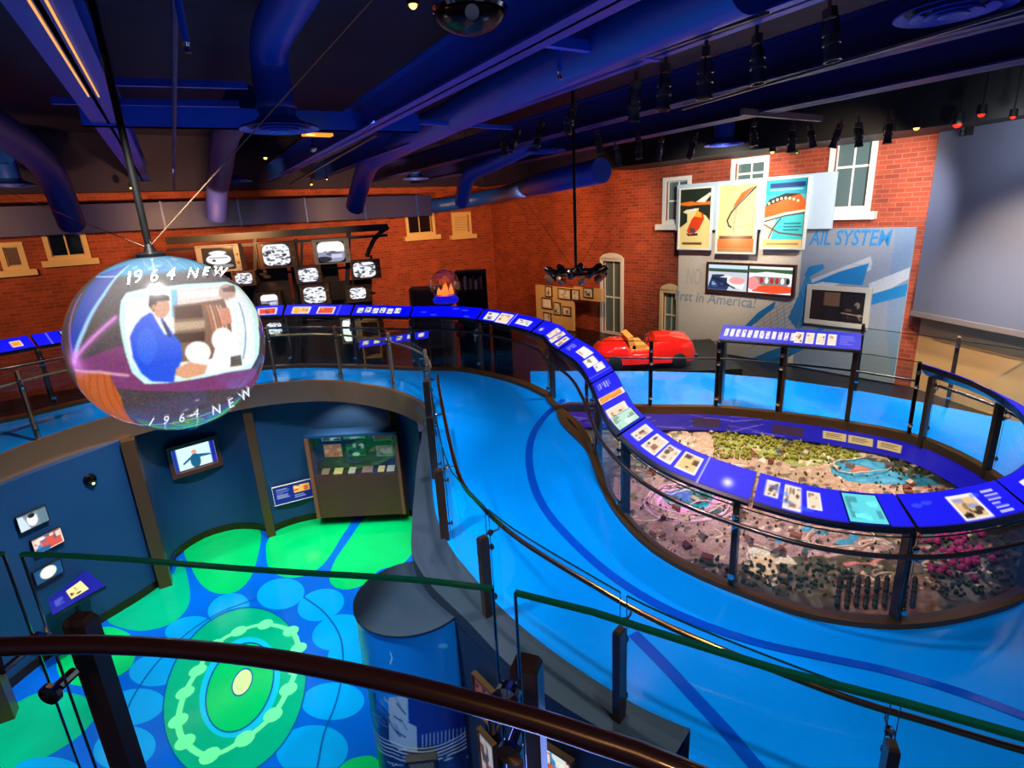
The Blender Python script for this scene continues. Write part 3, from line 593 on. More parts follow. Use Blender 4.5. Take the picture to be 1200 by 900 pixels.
def railing(name,label,path,cuts,postm,h_glass=1.06,h_post=.8,h0=.08,side=-1,hand=None,handpath=None,handm=brass,hr=.021,hoff=.09,pw=.05,pd=.09,edge=gl_edge,base=-.3,poff=.06,posts=None):
    """side: +1 posts to the left of travel; handrail on the other side"""
    al=arclen(path); t=thing(name,label,'railing',at(path,al,(cuts[0]+cuts[-1])/2))
    glass_run(t,path,al,cuts,h0,h_glass,edge=edge)
    for s in (posts if posts is not None else cuts):
        n,d=normal(path,al,s); q=at(path,al,s)+n*side*poff; mb=MB(); post(mb,q,d,n,pw,pd,base,h_post); po=mb.build('post',postm,t)
        for hz in (h_post-.12,.18):
            cm=MB(); clamp(cm,q-n*side*(poff-.01)+np.array([0,0,hz]),-n*side,.03,.04); cm.build('glass_clamp',chrome,po)
    if hand:
        p=handpath or [at(path,al,s)+np.array([0,0,hand])-normal(path,al,s)[0]*side*hoff for s in np.linspace(cuts[0],cuts[-1],max(4,int((cuts[-1]-cuts[0])/.12)))]
        MB().tube(p,hr,12).build('handrail',handm,t,True)
        for s in (posts if posts is not None else cuts):
            n,d=normal(path,al,s); q=at(path,al,s); MB().tube([q+(0,0,hand-.06)+n*side*.02,q+(0,0,hand-.06)-n*side*hoff,q+(0,0,hand-.01)-n*side*hoff],.009,8).lathe(q+(0,0,hand-.06)-n*side*.02,[(0,.02),(.028,.016),(.03,-.01),(0,-.02)],16,n).build('handrail_bracket',chrome,t)
    return t
# ramp, left side
rl=smooth([(-1.16,8.2),(-1.12,7.4)]+[tuple(G(x,y,.88)[:2]+np.array([-.09,-.07])) for x,y in ((533,545),(562,590),(600,625),(640,652),(700,688),(760,722),(850,762),(1000,820),(1100,850),(1200,880),(1300,905))],.1); rl=onz(rl); all_=arclen(rl)
def near_s(path,al,px,py,h=0.): return nearest(path,al,G(px,py,h))
s2=near_s(rl,all_,588,718); s3=near_s(rl,all_,745,826); s4=nearest(rl,all_,(2.15,2.65)); d23=s3-s2
cuts=[s2-2.6*d23,s2-1.75*d23,s2-d23*.85,s2,s3,s4,all_[-1]]
cuts=[c for c in cuts if c>.05]
railing('ramp_railing','glass railing with brass handrail along the left edge of the blue ramp',rl,cuts,darkpost,side=-1,hand=.88,edge=gl_edge_d,hoff=.11,base=-.25,pw=.06,pd=.09)
# near railing at the viewer
nr=[np.array([q[0],q[1],-1.85]) for q in smooth([(-3.,1.22),(-2.,1.27),(-1.27,1.244),(-.61,1.12),(-.04,.998),(.4,.76),(.7,.61),(1.3,.25)],.08)]; aln=arclen(nr)
sA_=nearest(nr,aln,(-.04,.998)); sB_=nearest(nr,aln,(-1.27,1.244)); sC_=sA_+1.05
hp=[np.array([q[0],q[1],-.945]) for q in smooth([(-3,1.1),(-2,1.16),(-1.28,1.15),(-.96,1.13),(-.62,1.07),(-.31,.98),(-.04,.88),(.12,.81),(.26,.74),(.7,.48),(1.2,.15)],.05)]
t=railing('near_railing','nearest glass railing with thick dark brown handrail crossing the foreground',nr,[sB_-1.2,sB_,sA_,sC_],mat('near_post_metal',(.30,.22,.18),.3,.4),side=1,h_glass=1.1,h_post=.81,hand=.905,handpath=hp,handm=railm,hr=.0225,hoff=.11,pw=.07,pd=.05,poff=.11,base=-.6,edge=gl_edge)
mb=MB(); mb.prism([(-3.5,-2),(2.5,-2),(1.25,.18),(.66,.52),(.36,.67),(-.06,.9),(-.63,1.03),(-1.32,1.17),(-2,1.2),(-3.5,1.2)],-2.1,-1.85); struct(mb.build('floor_upper',mat('upper_floor',(.2,.2,.25),.3)))
# left walkway inner railing
fz=onz(fasc); alf=arclen(fz)
ps=[nearest(fz,alf,q) for q in ((-6.55,7.3),(-5.92,8.27),(-3.05,9.64),(-2.07,9.2),(-1.33,8.35))]
cuts=[ps[0]-3.2,ps[0]-1.6,ps[0],ps[1],(ps[1]*2+ps[2])/3,(ps[1]+2*ps[2])/3,ps[2],ps[3],ps[4],alf[-1]-.3]
railing('walkway_railing','glass railing on the steel edge of the curved left walkway above the lower gallery',fz,cuts,steel,side=-1,h_glass=1.0,h_post=1.0,h0=.05,hand=.85,handm=steel,hr=.018,hoff=.08,pw=.035,pd=.05,base=-.33,poff=-.04,edge=gl_edge_d)
# pit railing (front) under the consoles and back
pz=onz(pit); pz2=pz+pz[:3]; S0=smooth([tuple(p[:2]) for p in outer[::-1]][:-1]+[(.66,8.5),(.93,7.8),(1.02,7.1),(1.04,6.4),(1.08,5.85),(1.28,5.2),(1.58,4.78),(2.05,4.42),(2.58,4.15),(3.27,4.05),(4.0,4.15),(4.72,4.4),(5.42,4.93),(5.88,5.7),(5.96,6.47),(5.66,7.22)],.1)
S=onz(S0); alS=arclen(S)
gl=[(-80,430),(40,408),(150,390),(240,378),(335,371),(413,372),(483,373),(548,381),(612,392),(672,410),(717,452),(753,507),(883,583),(1060,607),(1185,592)]
GS=[nearest(S,alS,G(x,y,.97)) for x,y in gl]
sE=alS[-1]; last=GS[-1]; GS+= [last+(sE-last)*k/3 for k in (1,2,3)]
# console cross-section: S travels left->right around the ramp, ramp side = right of travel (n negative)
CL,CH,CWd=.97,1.13,.34
def console(i,s0,s1,label,draw,screen=None):
    p=sub(S,alS,s0+.018,s1-.018,.06); t=thing('display_console',label,'console',at(S,alS,(s0+s1)/2)+np.array([0,0,CL-.05]),'display consoles along the curved railing')
    mb=MB(); prof=[(-.03,CL-.02),(-.03,CL+.01),(CWd-.03,CH+.01),(CWd-.03,CH-.06),(CWd*.5,CL-.01)]; mb.sweep(p,prof); mb.build('console_tray',consolem,t)
    L=s1-s0-.04; cvv=Canvas(max(24,int(L/.011)),32,(.02,.03,.93)); cvv.rect(0,0,1,.12,(.01,.01,.55)); draw(cvv,L)
    PP=np.array(p); u0=np.linspace(0,1,len(p))
    D=np.gradient(PP[:,:2],axis=0);D/=np.linalg.norm(D,axis=1)[:,None]; N=np.stack([-D[:,1],D[:,0]],1)
    def fn(off):
        def f(U,V):
            x=np.interp(U,u0,PP[:,0]);y=np.interp(U,u0,PP[:,1]);z=np.interp(U,u0,PP[:,2]);nx=np.interp(U,u0,N[:,0]);ny=np.interp(U,u0,N[:,1]); w=-.02+(CWd-.02)*V
            return np.stack([x+nx*w,y+ny*w,z+CL+.014+(CH-CL)*V+off],1)
        return f
    f0=fn(0); painted('graphic_panel',cvv,f0,panelE,t)
    if screen:
        a,b,c,d,cs=screen; k=Canvas(40,30,cs); k.photo(.05,.05,.95,.95,[cs,tuple(min(1,v*1.25) for v in cs),tuple(v*.7 for v in cs)],16); f1=fn(.012)
        painted('touch_screen',k,lambda U,V:f1(a+(c-a)*U,b+(d-b)*V),screenE,t)
        mb=MB(); q=[f1(np.array([u]),np.array([v]))[0] for u,v in ((a,b),(c,b),(c,d),(a,d))]; q=[x-(0,0,.004) for x in q]; cc=sum(q)/4; q2=[cc+(x-cc)*1.1 for x in q]; mb.add(q2,[(0,1,2,3)]); mb.build('screen_bezel',mat('bezel',(.05,.10,.30),.3),t)
    return t
sep=[(.95,.86,.74),(.55,.35,.22),(.9,.8,.7),(.3,.18,.12),(.75,.6,.5)]; bw=[(.9,.9,.9),(.3,.3,.3),(.6,.6,.6),(.1,.1,.1)]; wht=(.96,.93,1.)
def dr(*items):
    def f(c,L):
        for it in items:
            k=it[0]
            if k=='p': _,a,b,w,h=it[:5]; c.photo(a,b,a+w,b+h,it[5] if len(it)>5 else sep,9,border=wht)
            elif k=='t': _,a,b,w,h=it; c.textlines(a,b,a+w,b+h,6,(.9,.9,1.))
            elif k=='d': c.rect(it[1],.02,it[1]+.012/L,.98,(.7,.72,1.))
            elif k=='g': c.glow(it[1],it[2],it[3]*.5,(1,.97,1),.95)  # soft bright glare spot painted into the panel colour
            elif k=='s': 
                for j in range(5): x=random.uniform(.1,.9); c.ell(x,random.uniform(.2,.8),.05,.06,(.3,.5,1.),.5)
    return f
org=[(.98,.6,.15),(.95,.45,.1),(1,.75,.3)]
specs=[('far left blue console at the picture edge, lit panel with a small yellow picture',dr(('p',.78,.35,.1,.35,org)),None),
('blue console with a small green screen left of the globe',dr(('d',.15),('p',.8,.3,.12,.4)),(.3,.2,.62,.85,(.35,.75,.8))),
('blue console hidden mostly behind the left of the globe',dr(('p',.3,.3,.12,.4)),None),
('blue console mostly behind the right side of the globe',dr(('p',.7,.25,.2,.5,[(.9,.3,.2),(.95,.8,.7),(.6,.2,.2)])),None),
('blue console with two red and yellow photos, first one right of the globe',dr(('p',.12,.25,.22,.5,[(.95,.7,.2),(.9,.3,.2),(.9,.8,.7)]),('p',.5,.25,.22,.5,[(.9,.3,.2),(.95,.8,.3),(.7,.2,.2)]),('d',.8)),None),
('blue console with a row of six tiny photos below the video wall',dr(*[('p',.08+.13*k,.35+.05*(k%2),.08,.35,bw) for k in range(6)]),None),
('plain blue console with no pictures, in front of the small glass globe',dr(('s',)),None),
('blue console with pale text blocks and a divider, right of the plain one',dr(('p',.1,.25,.16,.5,bw),('p',.32,.2,.18,.6),('d',.55),('p',.66,.35,.2,.3,bw)),None),
('blue console with a painted lamp glare and three photos, below the ring chandelier',dr(('g',.12,.4,7),('p',.35,.25,.14,.5),('p',.56,.2,.14,.6),('p',.8,.25,.13,.5)),None),
('blue console at the top of the bend with white clustered pictures',dr(('t',.05,.3,.1,.4),('p',.25,.45,.18,.35,[(.97,.95,.9),(.8,.6,.3)]),('p',.5,.3,.16,.4,[(.97,.95,.9),(.5,.5,.3)]),('p',.7,.5,.14,.3,[(.97,.95,.9),(.7,.5,.3)]),('d',.9)),None),
('blue console in the bend with orange strip and pink cards beside the red car',dr(('t',.08,.2,.14,.5),('p',.36,.1,.1,.8,org),('p',.62,.2,.22,.55)),(.78,.12,.98,.85,(.7,.85,.78))),
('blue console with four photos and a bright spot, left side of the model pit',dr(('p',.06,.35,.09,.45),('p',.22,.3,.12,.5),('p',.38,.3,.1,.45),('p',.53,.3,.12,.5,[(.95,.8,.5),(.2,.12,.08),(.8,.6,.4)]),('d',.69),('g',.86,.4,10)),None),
('blue console with three sepia photos and a cyan touch screen',dr(('p',.06,.4,.08,.4),('p',.19,.2,.1,.6),('p',.35,.35,.08,.42),('s',)),(.6,.1,.84,.9,(.35,.8,.85))),
('blue console with one sepia photo and a column of captions right of the cyan screen',dr(('p',.42,.2,.22,.55,[(.9,.75,.55),(.2,.14,.1),(.6,.45,.3),(.1,.07,.05)]),('t',.75,.15,.16,.7),('s',)),None),
('blue console at the right picture edge with pink text blocks',dr(('p',.2,.2,.2,.5),('t',.5,.2,.3,.6)),None),
('dark-backed console on the far right bend of the model pit',dr(('p',.4,.3,.2,.4)),None),
('dark-backed console ending the railing behind the model pit on the right',dr(('p',.4,.3,.2,.4)),None)]
for i,(lb,d,scn) in enumerate(specs): console(i,GS[i],GS[i+1],lb,d,scn)
# glass railing carrying the consoles
pc=[GS[0],GS[1],GS[2],GS[3],GS[4],GS[5],GS[6],GS[7],(GS[8]+GS[9])/2,GS[10]+.1,near_s(S,alS,738,600),near_s(S,alS,868,683),near_s(S,alS,1047,722),near_s(S,alS,1195,700)+.15,sE-.9,sE-.05]
pc=sorted(pc); railing('console_railing','long S-shaped glass railing that carries the blue display consoles and rounds the model pit',S,pc,darkpost,side=1,h_glass=.9,h_post=.925,h0=.08,hand=.78,handm=mat('grey_steel_rail',(.35,.30,.30),.25,.9),hr=.022,hoff=.10,pw=.055,pd=.09,base=-.12,poff=.07,edge=gl_edge_d)
mb=MB(); mb.sweep(sub(S,alS,nearest(S,alS,(-1.2,10.4)),nearest(S,alS,(1.,7.1)),.1),[(-.05,.05),(.05,.05),(.05,-.3),(-.05,-.3)]); struct(mb.build('trim_12',bronze,None,True))
# back pit railing
pb=onz(smooth([(1.15,8.48),(2.16,8.38),(3.17,8.3),(4.02,8.05),(4.89,7.69),(5.55,7.28)],.1)); alb=arclen(pb)
cb=[0.02]+[nearest(pb,alb,G(x,y)) for x,y in ((762,476),(834,472),(912,481),(993,494))]+[alb[-1]-.02]
railing('pit_railing','glass railing with dark posts behind the model pit in front of the blue floor',pb,cb,blackm,side=1,h_glass=1.08,h_post=1.06,h0=.08,hand=.8,handm=darkpost,hr=.016,hoff=-.05,pw=.045,pd=.08,base=-.2,poff=.03,edge=mat('black_edge',(.08,.07,.07),.3,.5))
# outer railing at right, along the outside of the ramp
orr=onz(smooth([(5.6,8.8),(6.5,8.2),(7.55,7.35),(8.3,6.3),(8.45,4.6)],.1)); alo=arclen(orr)
so=near_s(orr,alo,1105,482); railing('outer_railing','thin glass railing along the outer edge of the ramp before the beige wall',orr,[.05,so,so+1.5,so+3.],darkpost,side=1,h_glass=1.06,h_post=1.1,hand=None,pw=.05,pd=.08,base=-.2,edge=mat('black_edge',(.08,.07,.07),.3,.5))
# ================================================================== helpers for placed things
def hitpoly(poly,x,y,off=0.):
    d=ray(x,y)[:2]; best=None
    for i in range(len(poly)-1):
        a=np.array(poly[i][:2],float);e=np.array(poly[i+1][:2],float)-a; M_=np.array([[d[0],-e[0]],[d[1],-e[1]]])
        if abs(np.linalg.det(M_))<1e-9: continue
        t,u=np.linalg.solve(M_,a)
        if t>0 and -1e-6<=u<=1+1e-6 and (best is None or t<best): best=t
    return d*best
def localplane(poly,xl,yl,xr,yr,off=.0):
    a=hitpoly(poly,xl,yl);b=hitpoly(poly,xr,yr);pl=Plane(a,b); q=pl.n[:2]*off; return Plane(a+q,b+q)
# ================================================================== VIDEO GLOBE
gd=ray(201,403); GC=gd*4.1; GR=114/660*4.1*.885
def sph(x,y):
    d=ray(x,y);d=d/np.linalg.norm(d);b=np.dot(d,GC);c=np.dot(GC,GC)-GR*GR;q=b*b-c
    if q<0: q=0
    return d*(b-math.sqrt(q))
gaz=math.atan2(-GC[1],-GC[0])
def gmap(x,y):
    v=(sph(x,y)-GC)/GR; lon=(math.atan2(v[1],v[0])-gaz+PI)%(2*PI)-PI; lat=math.asin(max(-1,min(1,v[2]/np.linalg.norm(v)))); return .5+lon/(2*PI),.5+lat/PI
cv=Canvas(760,380,(.30,.25,.26),gmap); cv.noise(.22,False)
p_=lambda pts,c,al=1.: cv.poly(pts,c,al,True)
U,V=np.meshgrid(np.arange(760)/759,np.arange(380)/379)
cap=np.clip((V-.80)/.03,0,1); cv.blend(0,0,cap,(.22,.62,.80)); cv.blend(0,0,np.clip((.17-V)/.03,0,1),(.25,.42,.48))
for k in range(26):
    u=random.random();v=random.uniform(.82,.97); cv.ell(u,v,random.uniform(.01,.05),.012,random.choice([(.12,.2,.5),(.45,.85,.92),(.10,.15,.42),(.6,.8,.95),(.2,.5,.8)]),.8,rot=.5)
p_([(118,322),(150,310),(125,345),(100,385),(85,420),(82,400),(92,360)],(.10,.25,.75),.8); cv.line([(150,312),(122,345),(98,388),(87,425)],7,(.65,.85,1.),.9,True,4)
p_([(84,428),(140,405),(300,432),(298,452),(230,458),(140,455)],(.62,.22,.55),.55); cv.line([(86,424),(105,400),(135,372)],4,(.95,.6,.95),.9,True,4); cv.line([(86,418),(82,380),(95,345)],5,(.7,.4,.9),.7,True,4)
p_([(88,436),(128,437),(142,465),(162,498),(130,494),(102,468)],(.72,.36,.16)); cv.line([(88,434),(118,436),(150,440)],3,(1,.8,.85),.8,True,3)
for k in range(5): cv.line([(98+k*8,440),(112+k*9,485)],1.5,(.5,.22,.1),.6,True)
cv.line([(305,350),(311,400),(303,440)],9,(.62,.38,.62),.8,True,8); cv.line([(270,300),(300,335)],9,(.45,.35,.5),.6,True,8)
for k in range(9): a=random.uniform(165,255); cv.line([(a,302+random.random()*6),(a+14,314+random.random()*10)],2,random.choice([(.8,.9,1),(.3,.4,.8),(.7,.95,1)]),.7,True)
scr=[(142,352),(148,343),(165,339),(215,333),(265,330),(285,336),(296,355),(303,385),(303,415),(294,432),(268,436),(230,444),(195,449),(170,450),(155,437),(145,405),(140,375)]
p_(scr,(.78,.98,.93)); p_([(150,350),(265,336),(284,342),(296,385),(297,425),(280,432),(175,445),(155,425),(147,385)],(.96,.96,.94))
p_([(203,340),(270,333),(278,352),(205,358)],(.88,.80,.78)); p_([(200,340),(207,339),(208,372),(201,372)],(.45,.70,.82)); p_([(210,343),(262,338),(263,345),(212,349)],(.97,.97,.97))
p_([(203,358),(262,350),(272,400),(250,420),(205,425)],(.50,.36,.28)); p_([(205,360),(236,357),(238,372),(205,374)],(.30,.16,.10)); p_([(204,378),(240,375),(240,384),(204,388)],(.72,.60,.48)); p_([(204,391),(240,388),(240,400),(206,402)],(.25,.15,.10))
for k in range(5): cv.line([(242+k*4,358),(250+k*4,388)],2.2,random.choice([(.85,.45,.25),(.95,.8,.7)]),.9,True)
p_([(152,395),(158,382),(166,372),(176,366),(190,372),(202,390),(212,402),(214,420),(205,440),(204,448),(178,447),(166,438),(156,420)],(.16,.32,.86)); cv.ell(172,405,12,22,(.22,.42,.92),.6,True)
p_([(178,366),(186,370),(197,392),(193,392)],(.97,.97,.97)); p_([(189,376),(194,378),(202,396),(197,394)],(.12,.14,.3)); cv.ell(189,360,10,13,(.80,.58,.46),1,True); p_([(174,358),(175,346),(186,343),(198,347),(199,352),(184,353),(180,366)],(.22,.16,.14)); cv.ell(180,360,2.5,3.5,(.75,.5,.4),1,True)
p_([(206,432),(222,424),(243,428),(240,438),(218,444),(206,440)],(.86,.62,.48)); cv.ell(232,413,15,13,(1,1,.99),1,True); cv.ell(261,398,13,14,(1,1,.99),1,True); p_([(252,408),(268,408),(277,428),(245,432)],(1,1,1)); cv.ell(232,412,8,7,(.97,.95,.92),.7,True)
cv.ell(266,342,10,9,(.75,.6,.55),1,True); p_([(260,338),(274,334),(276,342),(262,342)],(.45,.33,.28)); p_([(268,350),(286,348),(298,395),(296,422),(280,420),(276,385)],(.90,.94,.97)); cv.line([(280,355),(285,420)],2.5,(.3,.4,.5),.7,True); p_([(256,362),(268,360),(272,378),(260,382)],(.82,.55,.45))
p_([(270,418),(282,416),(284,428),(270,430)],(.35,.33,.3))
cv.line([(113,324),(137,324)],2,(.9,.98,1),1,True); cv.line([(130,491),(170,498),(215,494),(255,480)],1.6,(.75,.9,1),.8,True); cv.line([(194,497),(199,506)],1.6,(.8,1,1),.8,True); cv.line([(232,490),(229,500)],1.6,(.8,1,1),.8,True); cv.glow(205,385,42,(1,1,1),.10,True)
cv.line([(86,424),(135,374)],9,(.9,.5,.9),.35,True,9); cv.glow(88,425,16,(.95,.6,1.),.7,True)
cv.blur(2); cv.noise(.07,False)
gt=thing('video_globe','large glowing video globe hung from a black rod, showing a man in a blue blazer','globe',GC)
painted('globe_screen',cv,lambda U,V:np.stack([GC[0]+GR*np.cos((V-.5)*PI)*np.cos((U-.5)*2*PI+gaz),GC[1]+GR*np.cos((V-.5)*PI)*np.sin((U-.5)*2*PI+gaz),GC[2]+GR*np.sin((V-.5)*PI)],1),globeE,gt)
letm=mat('glowing_white_lettering',(1,1,1),.4,em=.95,emcol=(.95,.97,1))
lw=MB()
for ch,x,y,h,rot in (('1',152,327,15,-.1),('9',163,325,15,-.1),('6',181,324,14,-.03),('4',200,322,14,0),('N',226,321,11,.05),('E',241,319,10,.1),('W',258,319,10,.15),('1',178,493,10,.35),('9',195,491,10,.1),('6',213,488,10,-.05),('4',229,483,10,-.1),('N',253,479,10,-.25),('E',270,471,10,-.4),('W',287,461,10,-.6)):
    v,f=text2d(ch,1.,.2,.0); mn,mx=v.min(0),v.max(0); sc=h/(mx[1]-mn[1]); q=[]
    for a,b in v:
        dx=(a-(mn[0]+mx[0])/2)*sc; dy=-(b-(mn[1]+mx[1])/2)*sc; X_=x+dx*math.cos(rot)-dy*math.sin(rot);Y_=y+dx*math.sin(rot)+dy*math.cos(rot); w_=sph(X_,Y_); q.append(GC+(w_-GC)*1.015)
    lw.add(q,f)
lw.build('globe_lettering',letm,gt)
top=GC+np.array([0,0,GR]); mb=MB(); mb.tube([top-(0,0,.03),(top[0],top[1],CEIL)],.023,14); mb.lathe(top,[(0,-.02),(.09,-.01),(.09,.015),(.04,.03),(.023,.08)],24); mb.build('hanging_rod',blackm,gt,True)
bot=GC-np.array([0,0,GR]); MB().lathe(bot,[(0,-.03),(.05,-.03),(.06,.0),(.1,.02)],20).build('bottom_cap',chrome,gt,True)
for i,(a,b) in enumerate((((0,222),(112,274)),)): 
    q=P(a[0]-60,a[1]-24,CEIL*.62); MB().tube([top+(0,0,.05),q],.004,5).build('guy_wire',steel,gt)
mb=MB(); mb.tube([top+(0,0,.06),P(436,0,1.3)],.004,5); mb.build('guy_wire',steel,gt)
# ================================================================== CEILING WORKS
BD=ray(203,273)*np.array([1,1,0]); BD/=np.linalg.norm(BD); BE=np.array([BD[1],-BD[0],0])
def beam(name,c,d,l0,l1,w,z0,z1,m,label,fl=.018,web=.03):
    a=c+d*l0;b=c+d*l1;n=np.array([-d[1],d[0],0]);mb=MB(); mid=(a+b)/2; L=(l1-l0)/2
    z1=min(z1,z0+.34)
    for z in (z0+fl/2,z1-fl/2): mb.obox((mid[0],mid[1],z),d*L,n*w/2,np.array([0,0,fl/2]))
    mb.obox((mid[0],mid[1],(z0+z1)/2),d*L,n*web/2,np.array([0,0,(z1-z0)/2])); o=mb.build(name,m); return tag(o,label,'beam')
for px,py,z,w,lb in ((76,57,1.12,.30,'blue ceiling beam running away at the far left with a pair of glowing slots'),(600,66,1.08,.22,'long blue ceiling beam running diagonally from top centre towards the left'),(790,58,1.12,.2,'blue ceiling beam carrying the nearest row of black spotlights'),(1000,72,1.05,.24,'purple-blue ceiling beam right of the nearest spotlights'),(1120,88,1.0,.3,'wide dark ceiling beam closest to the right wall')):
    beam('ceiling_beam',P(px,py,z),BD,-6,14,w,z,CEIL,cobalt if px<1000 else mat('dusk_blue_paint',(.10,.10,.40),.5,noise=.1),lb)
# slots of light under the first beam
c=P(77,57,1.10); t=thing('slot_light','pair of thin gold light slots under the far left ceiling beam','light',c)
for e in (-.035,.035):
    mb=MB(); a=c+BE*e-BD*3;b=c+BE*e+BD*1.45; mb.bar(a,b,.012,.01); mb.build('light_strip',mat('gold_slot',(1,.75,.4),.4,em=.9,emcol=(1,.7,.35)),t)
# cross beam and struts
a=P(98,148,1.1);b=PD(490,152,1);b=P(490,155,1.1)
d=(b-a);d[2]=0;L=np.linalg.norm(d);d/=L
beam('ceiling_beam',a,d,0,L,.14,1.1,1.1+.21,mat('bright_blue_paint',(.14,.36,.88),.4),'bright blue cross beam left of centre below the round duct',web=.139)
def strut(p,q,r,m,label,name='ceiling_strut',cat='strut'):
    mb=MB(); mb.bar(p,q,r,r*1.2); return tag(mb.build(name,m),label,cat)
strut(P(640,48,1.15),P(772,66,1.15),.06,mat('bright_blue_paint'),'bright blue strut between two diagonal beams above the spotlights')
strut(P(870,131,1.0),P(962,139,1.0),.06,mat('tan_strut',(.55,.42,.40),.5),'tan strut below the beams left of the spotlight row at right')
strut(P(492,143,1.12),P(600,150,1.12),.04,mat('bright_blue_paint'),'slim blue strut continuing right from the cross beam')
strut(P(100,95,1.25),P(290,100,1.25),.05,cobalt,'upper slim blue strut at left above the cross beam')
strut(P(60,118,1.25),P(280,122,1.25),.05,cobalt,'lower slim blue strut at left above the cross beam')
# ducts and diffusers
def duct(path,r,label,m=ductm,bands=()):
    t=thing('air_duct',label,'duct',path[0]); MB().tube(smooth(path,.08),r,24).build('duct_pipe',m,t,True)
    for q,d_ in bands: MB().lathe(q,[(r+.012,-.025),(r+.02,-.01),(r+.02,.01),(r+.012,.025)],24,d_).build('duct_band',mat('duct_band',(.24,.32,.78),.4),t,True)
    return t
def diffuser(c,r,label):
    t=thing('ceiling_diffuser',label,'diffuser',c)
    for a,b,z in ((1.,.80,.0),(.72,.56,-.012),(.48,.34,-.02),(.26,.01,-.025)):
        MB().lathe(c,[(a*r,z),(a*r,z+.012),(b*r,z+.05),(b*r,z+.038),(a*r,z)],32).build('cone_ring',diffm,t,True)
    MB().lathe(c,[(.95*r,.03),(0,.06)],32).build('gap_shade',mat('gap_shade_navy',(.02,.03,.14),.6),t,True)  # dark disc stands in for the shade between the cone rings
    MB().lathe(c,[(r*.5,.12),(r*.55,.09),(r*.9,.03),(r,.0)],32).build('neck_flange',ductm,t,True)
    return t
q=P(328,152,.98); diffuser(q,.40,'round blue air diffuser hanging below the big duct on the cross beam')
duct([q+(0,0,.06),q+(0,0,.3),q+(0,0,.58),q+(0,0,.74)-BD*.12,q+(0,0,.80)-BD*.5,q+(0,0,.8)-BD*1.6,q+(0,0,.8)-BD*4.],.185,'thick round blue duct at top centre-left that drops to the diffuser on the cross beam',bands=((q+(0,0,.22),(0,0,1)),))
q=P(14,218,.95); diffuser(q,.36,'round blue diffuser at the left picture edge'); duct([q+(0,0,.05),q+(0,0,.25),q+(0,0,.45),q+(0,0,.45)-BD*.1+np.array([0,0,.03])],.17,'short upright blue duct above the diffuser at the left picture edge')
q=P(272,213,.98); diffuser(q,.40,'flat round diffuser further back, left of centre'); 
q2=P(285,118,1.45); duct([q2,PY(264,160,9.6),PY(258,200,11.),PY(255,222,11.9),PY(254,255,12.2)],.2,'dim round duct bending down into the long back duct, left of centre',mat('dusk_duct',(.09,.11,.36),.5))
q=P(487,210,.95); diffuser(q,.33,'small dark diffuser hanging left of the sloping duct'); duct([q+(0,0,.05),q+(0,0,.3),q+(0,0,.5)],.15,'short upright duct above the small dark diffuser')
q=P(640,178,.98); diffuser(q,.34,'dark diffuser among the spotlights at centre'); duct([q+(0,0,.05),q+(0,0,.3),q+(0,0,.5)],.15,'short upright blue duct above the diffuser among the spotlights')
q=P(848,170,.98); diffuser(q,.34,'round diffuser behind the spotlights right of centre'); duct([q+(0,0,.05),q+(0,0,.3),q+(0,0,.5)],.17,'upright blue duct above the diffuser right of centre')
q=P(1118,14,1.12); diffuser(q,.34,'large round blue diffuser at the top right picture corner')
duct([P(880,-30,1.22),P(640,80,1.22),PY(470,168,10.5),PY(436,188,12.),PY(424,212,13.),PY(416,243,13.6)],.2,'long purple-blue duct sloping from top right down to the long back duct')
duct([P(640,160,1.2),PY(580,190,11.5),PY(550,206,12.3),PY(541,238,12.9)],.15,'smaller blue duct bending down to the right end of the back duct')
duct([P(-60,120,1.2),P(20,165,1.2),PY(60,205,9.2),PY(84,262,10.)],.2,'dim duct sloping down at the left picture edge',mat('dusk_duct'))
# long duct along the back wall, soffit above it
WBf=Plane(WB.a[:2]+WB.n[:2]*.8,WB.a[:2]+WB.u[:2]*WB.len+WB.n[:2]*.8)
s0,z1=WBf.hit(-40,245);s1,_=WBf.hit(505,232);z0=WBf.hit(300,263)[1];z1=WBf.hit(300,234)[1]
t=thing('back_duct','long flat dark blue duct running along the back brick wall','duct',WBf.pt((s0+s1)/2,z0))
mb=MB(); WBf.slab(mb,s0-1,z0,s1,z1,-.45,0); mb.build('duct_body',mat('back_duct_paint',(.02,.06,.38),.5,noise=.15,nscale=.9),t)
k=s0
while k<s1:
    mb=MB(); WBf.slab(mb,k,z0-.02,k+.04,z1+.02,-.45,.02); mb.build('duct_seam',ductm,t); k+=1.6
zc=(z0+z1)/2; duct([WBf.pt(s1-.2,zc,-.2),WBf.pt(s1+.6,zc,-.2),PY(585,228,WBf.pt(s1,0)[1]-.2),PY(640,214,11.5),PY(705,200,9.8)],.2,'round blue duct rising right from the end of the long back duct')
mb=MB(); zS=WB.hit(230,224)[1]; WB.slab(mb,0,zS,WB.len,CEIL,0,.35); struct(mb.build('trim_9',navyceil))
# black lighting soffit along the right wall
WRf=Plane(WR.a[:2]+WR.n[:2]*1.3,WR.a[:2]+WR.u[:2]*WR.len+WR.n[:2]*1.3)
zB=WRf.hit(1098,148)[1]; mb=MB(); sL=WRf.hit(700,205)[0]; WRf.slab(mb,sL,zB,WRf.len+3,CEIL,-1.29,0.); struct(mb.build('trim_10',blackp))
print('soffit z',zB,'at 800',WRf.hit(800,195)[1],'at 950',WRf.hit(950,172)[1])
mb=MB(); sL2=WR.hit(703,206)[0]; WR.slab(mb,0,WR.hit(703,203)[1],sL2,CEIL,0.001,.5); struct(mb.build('trim_11',navyceil))
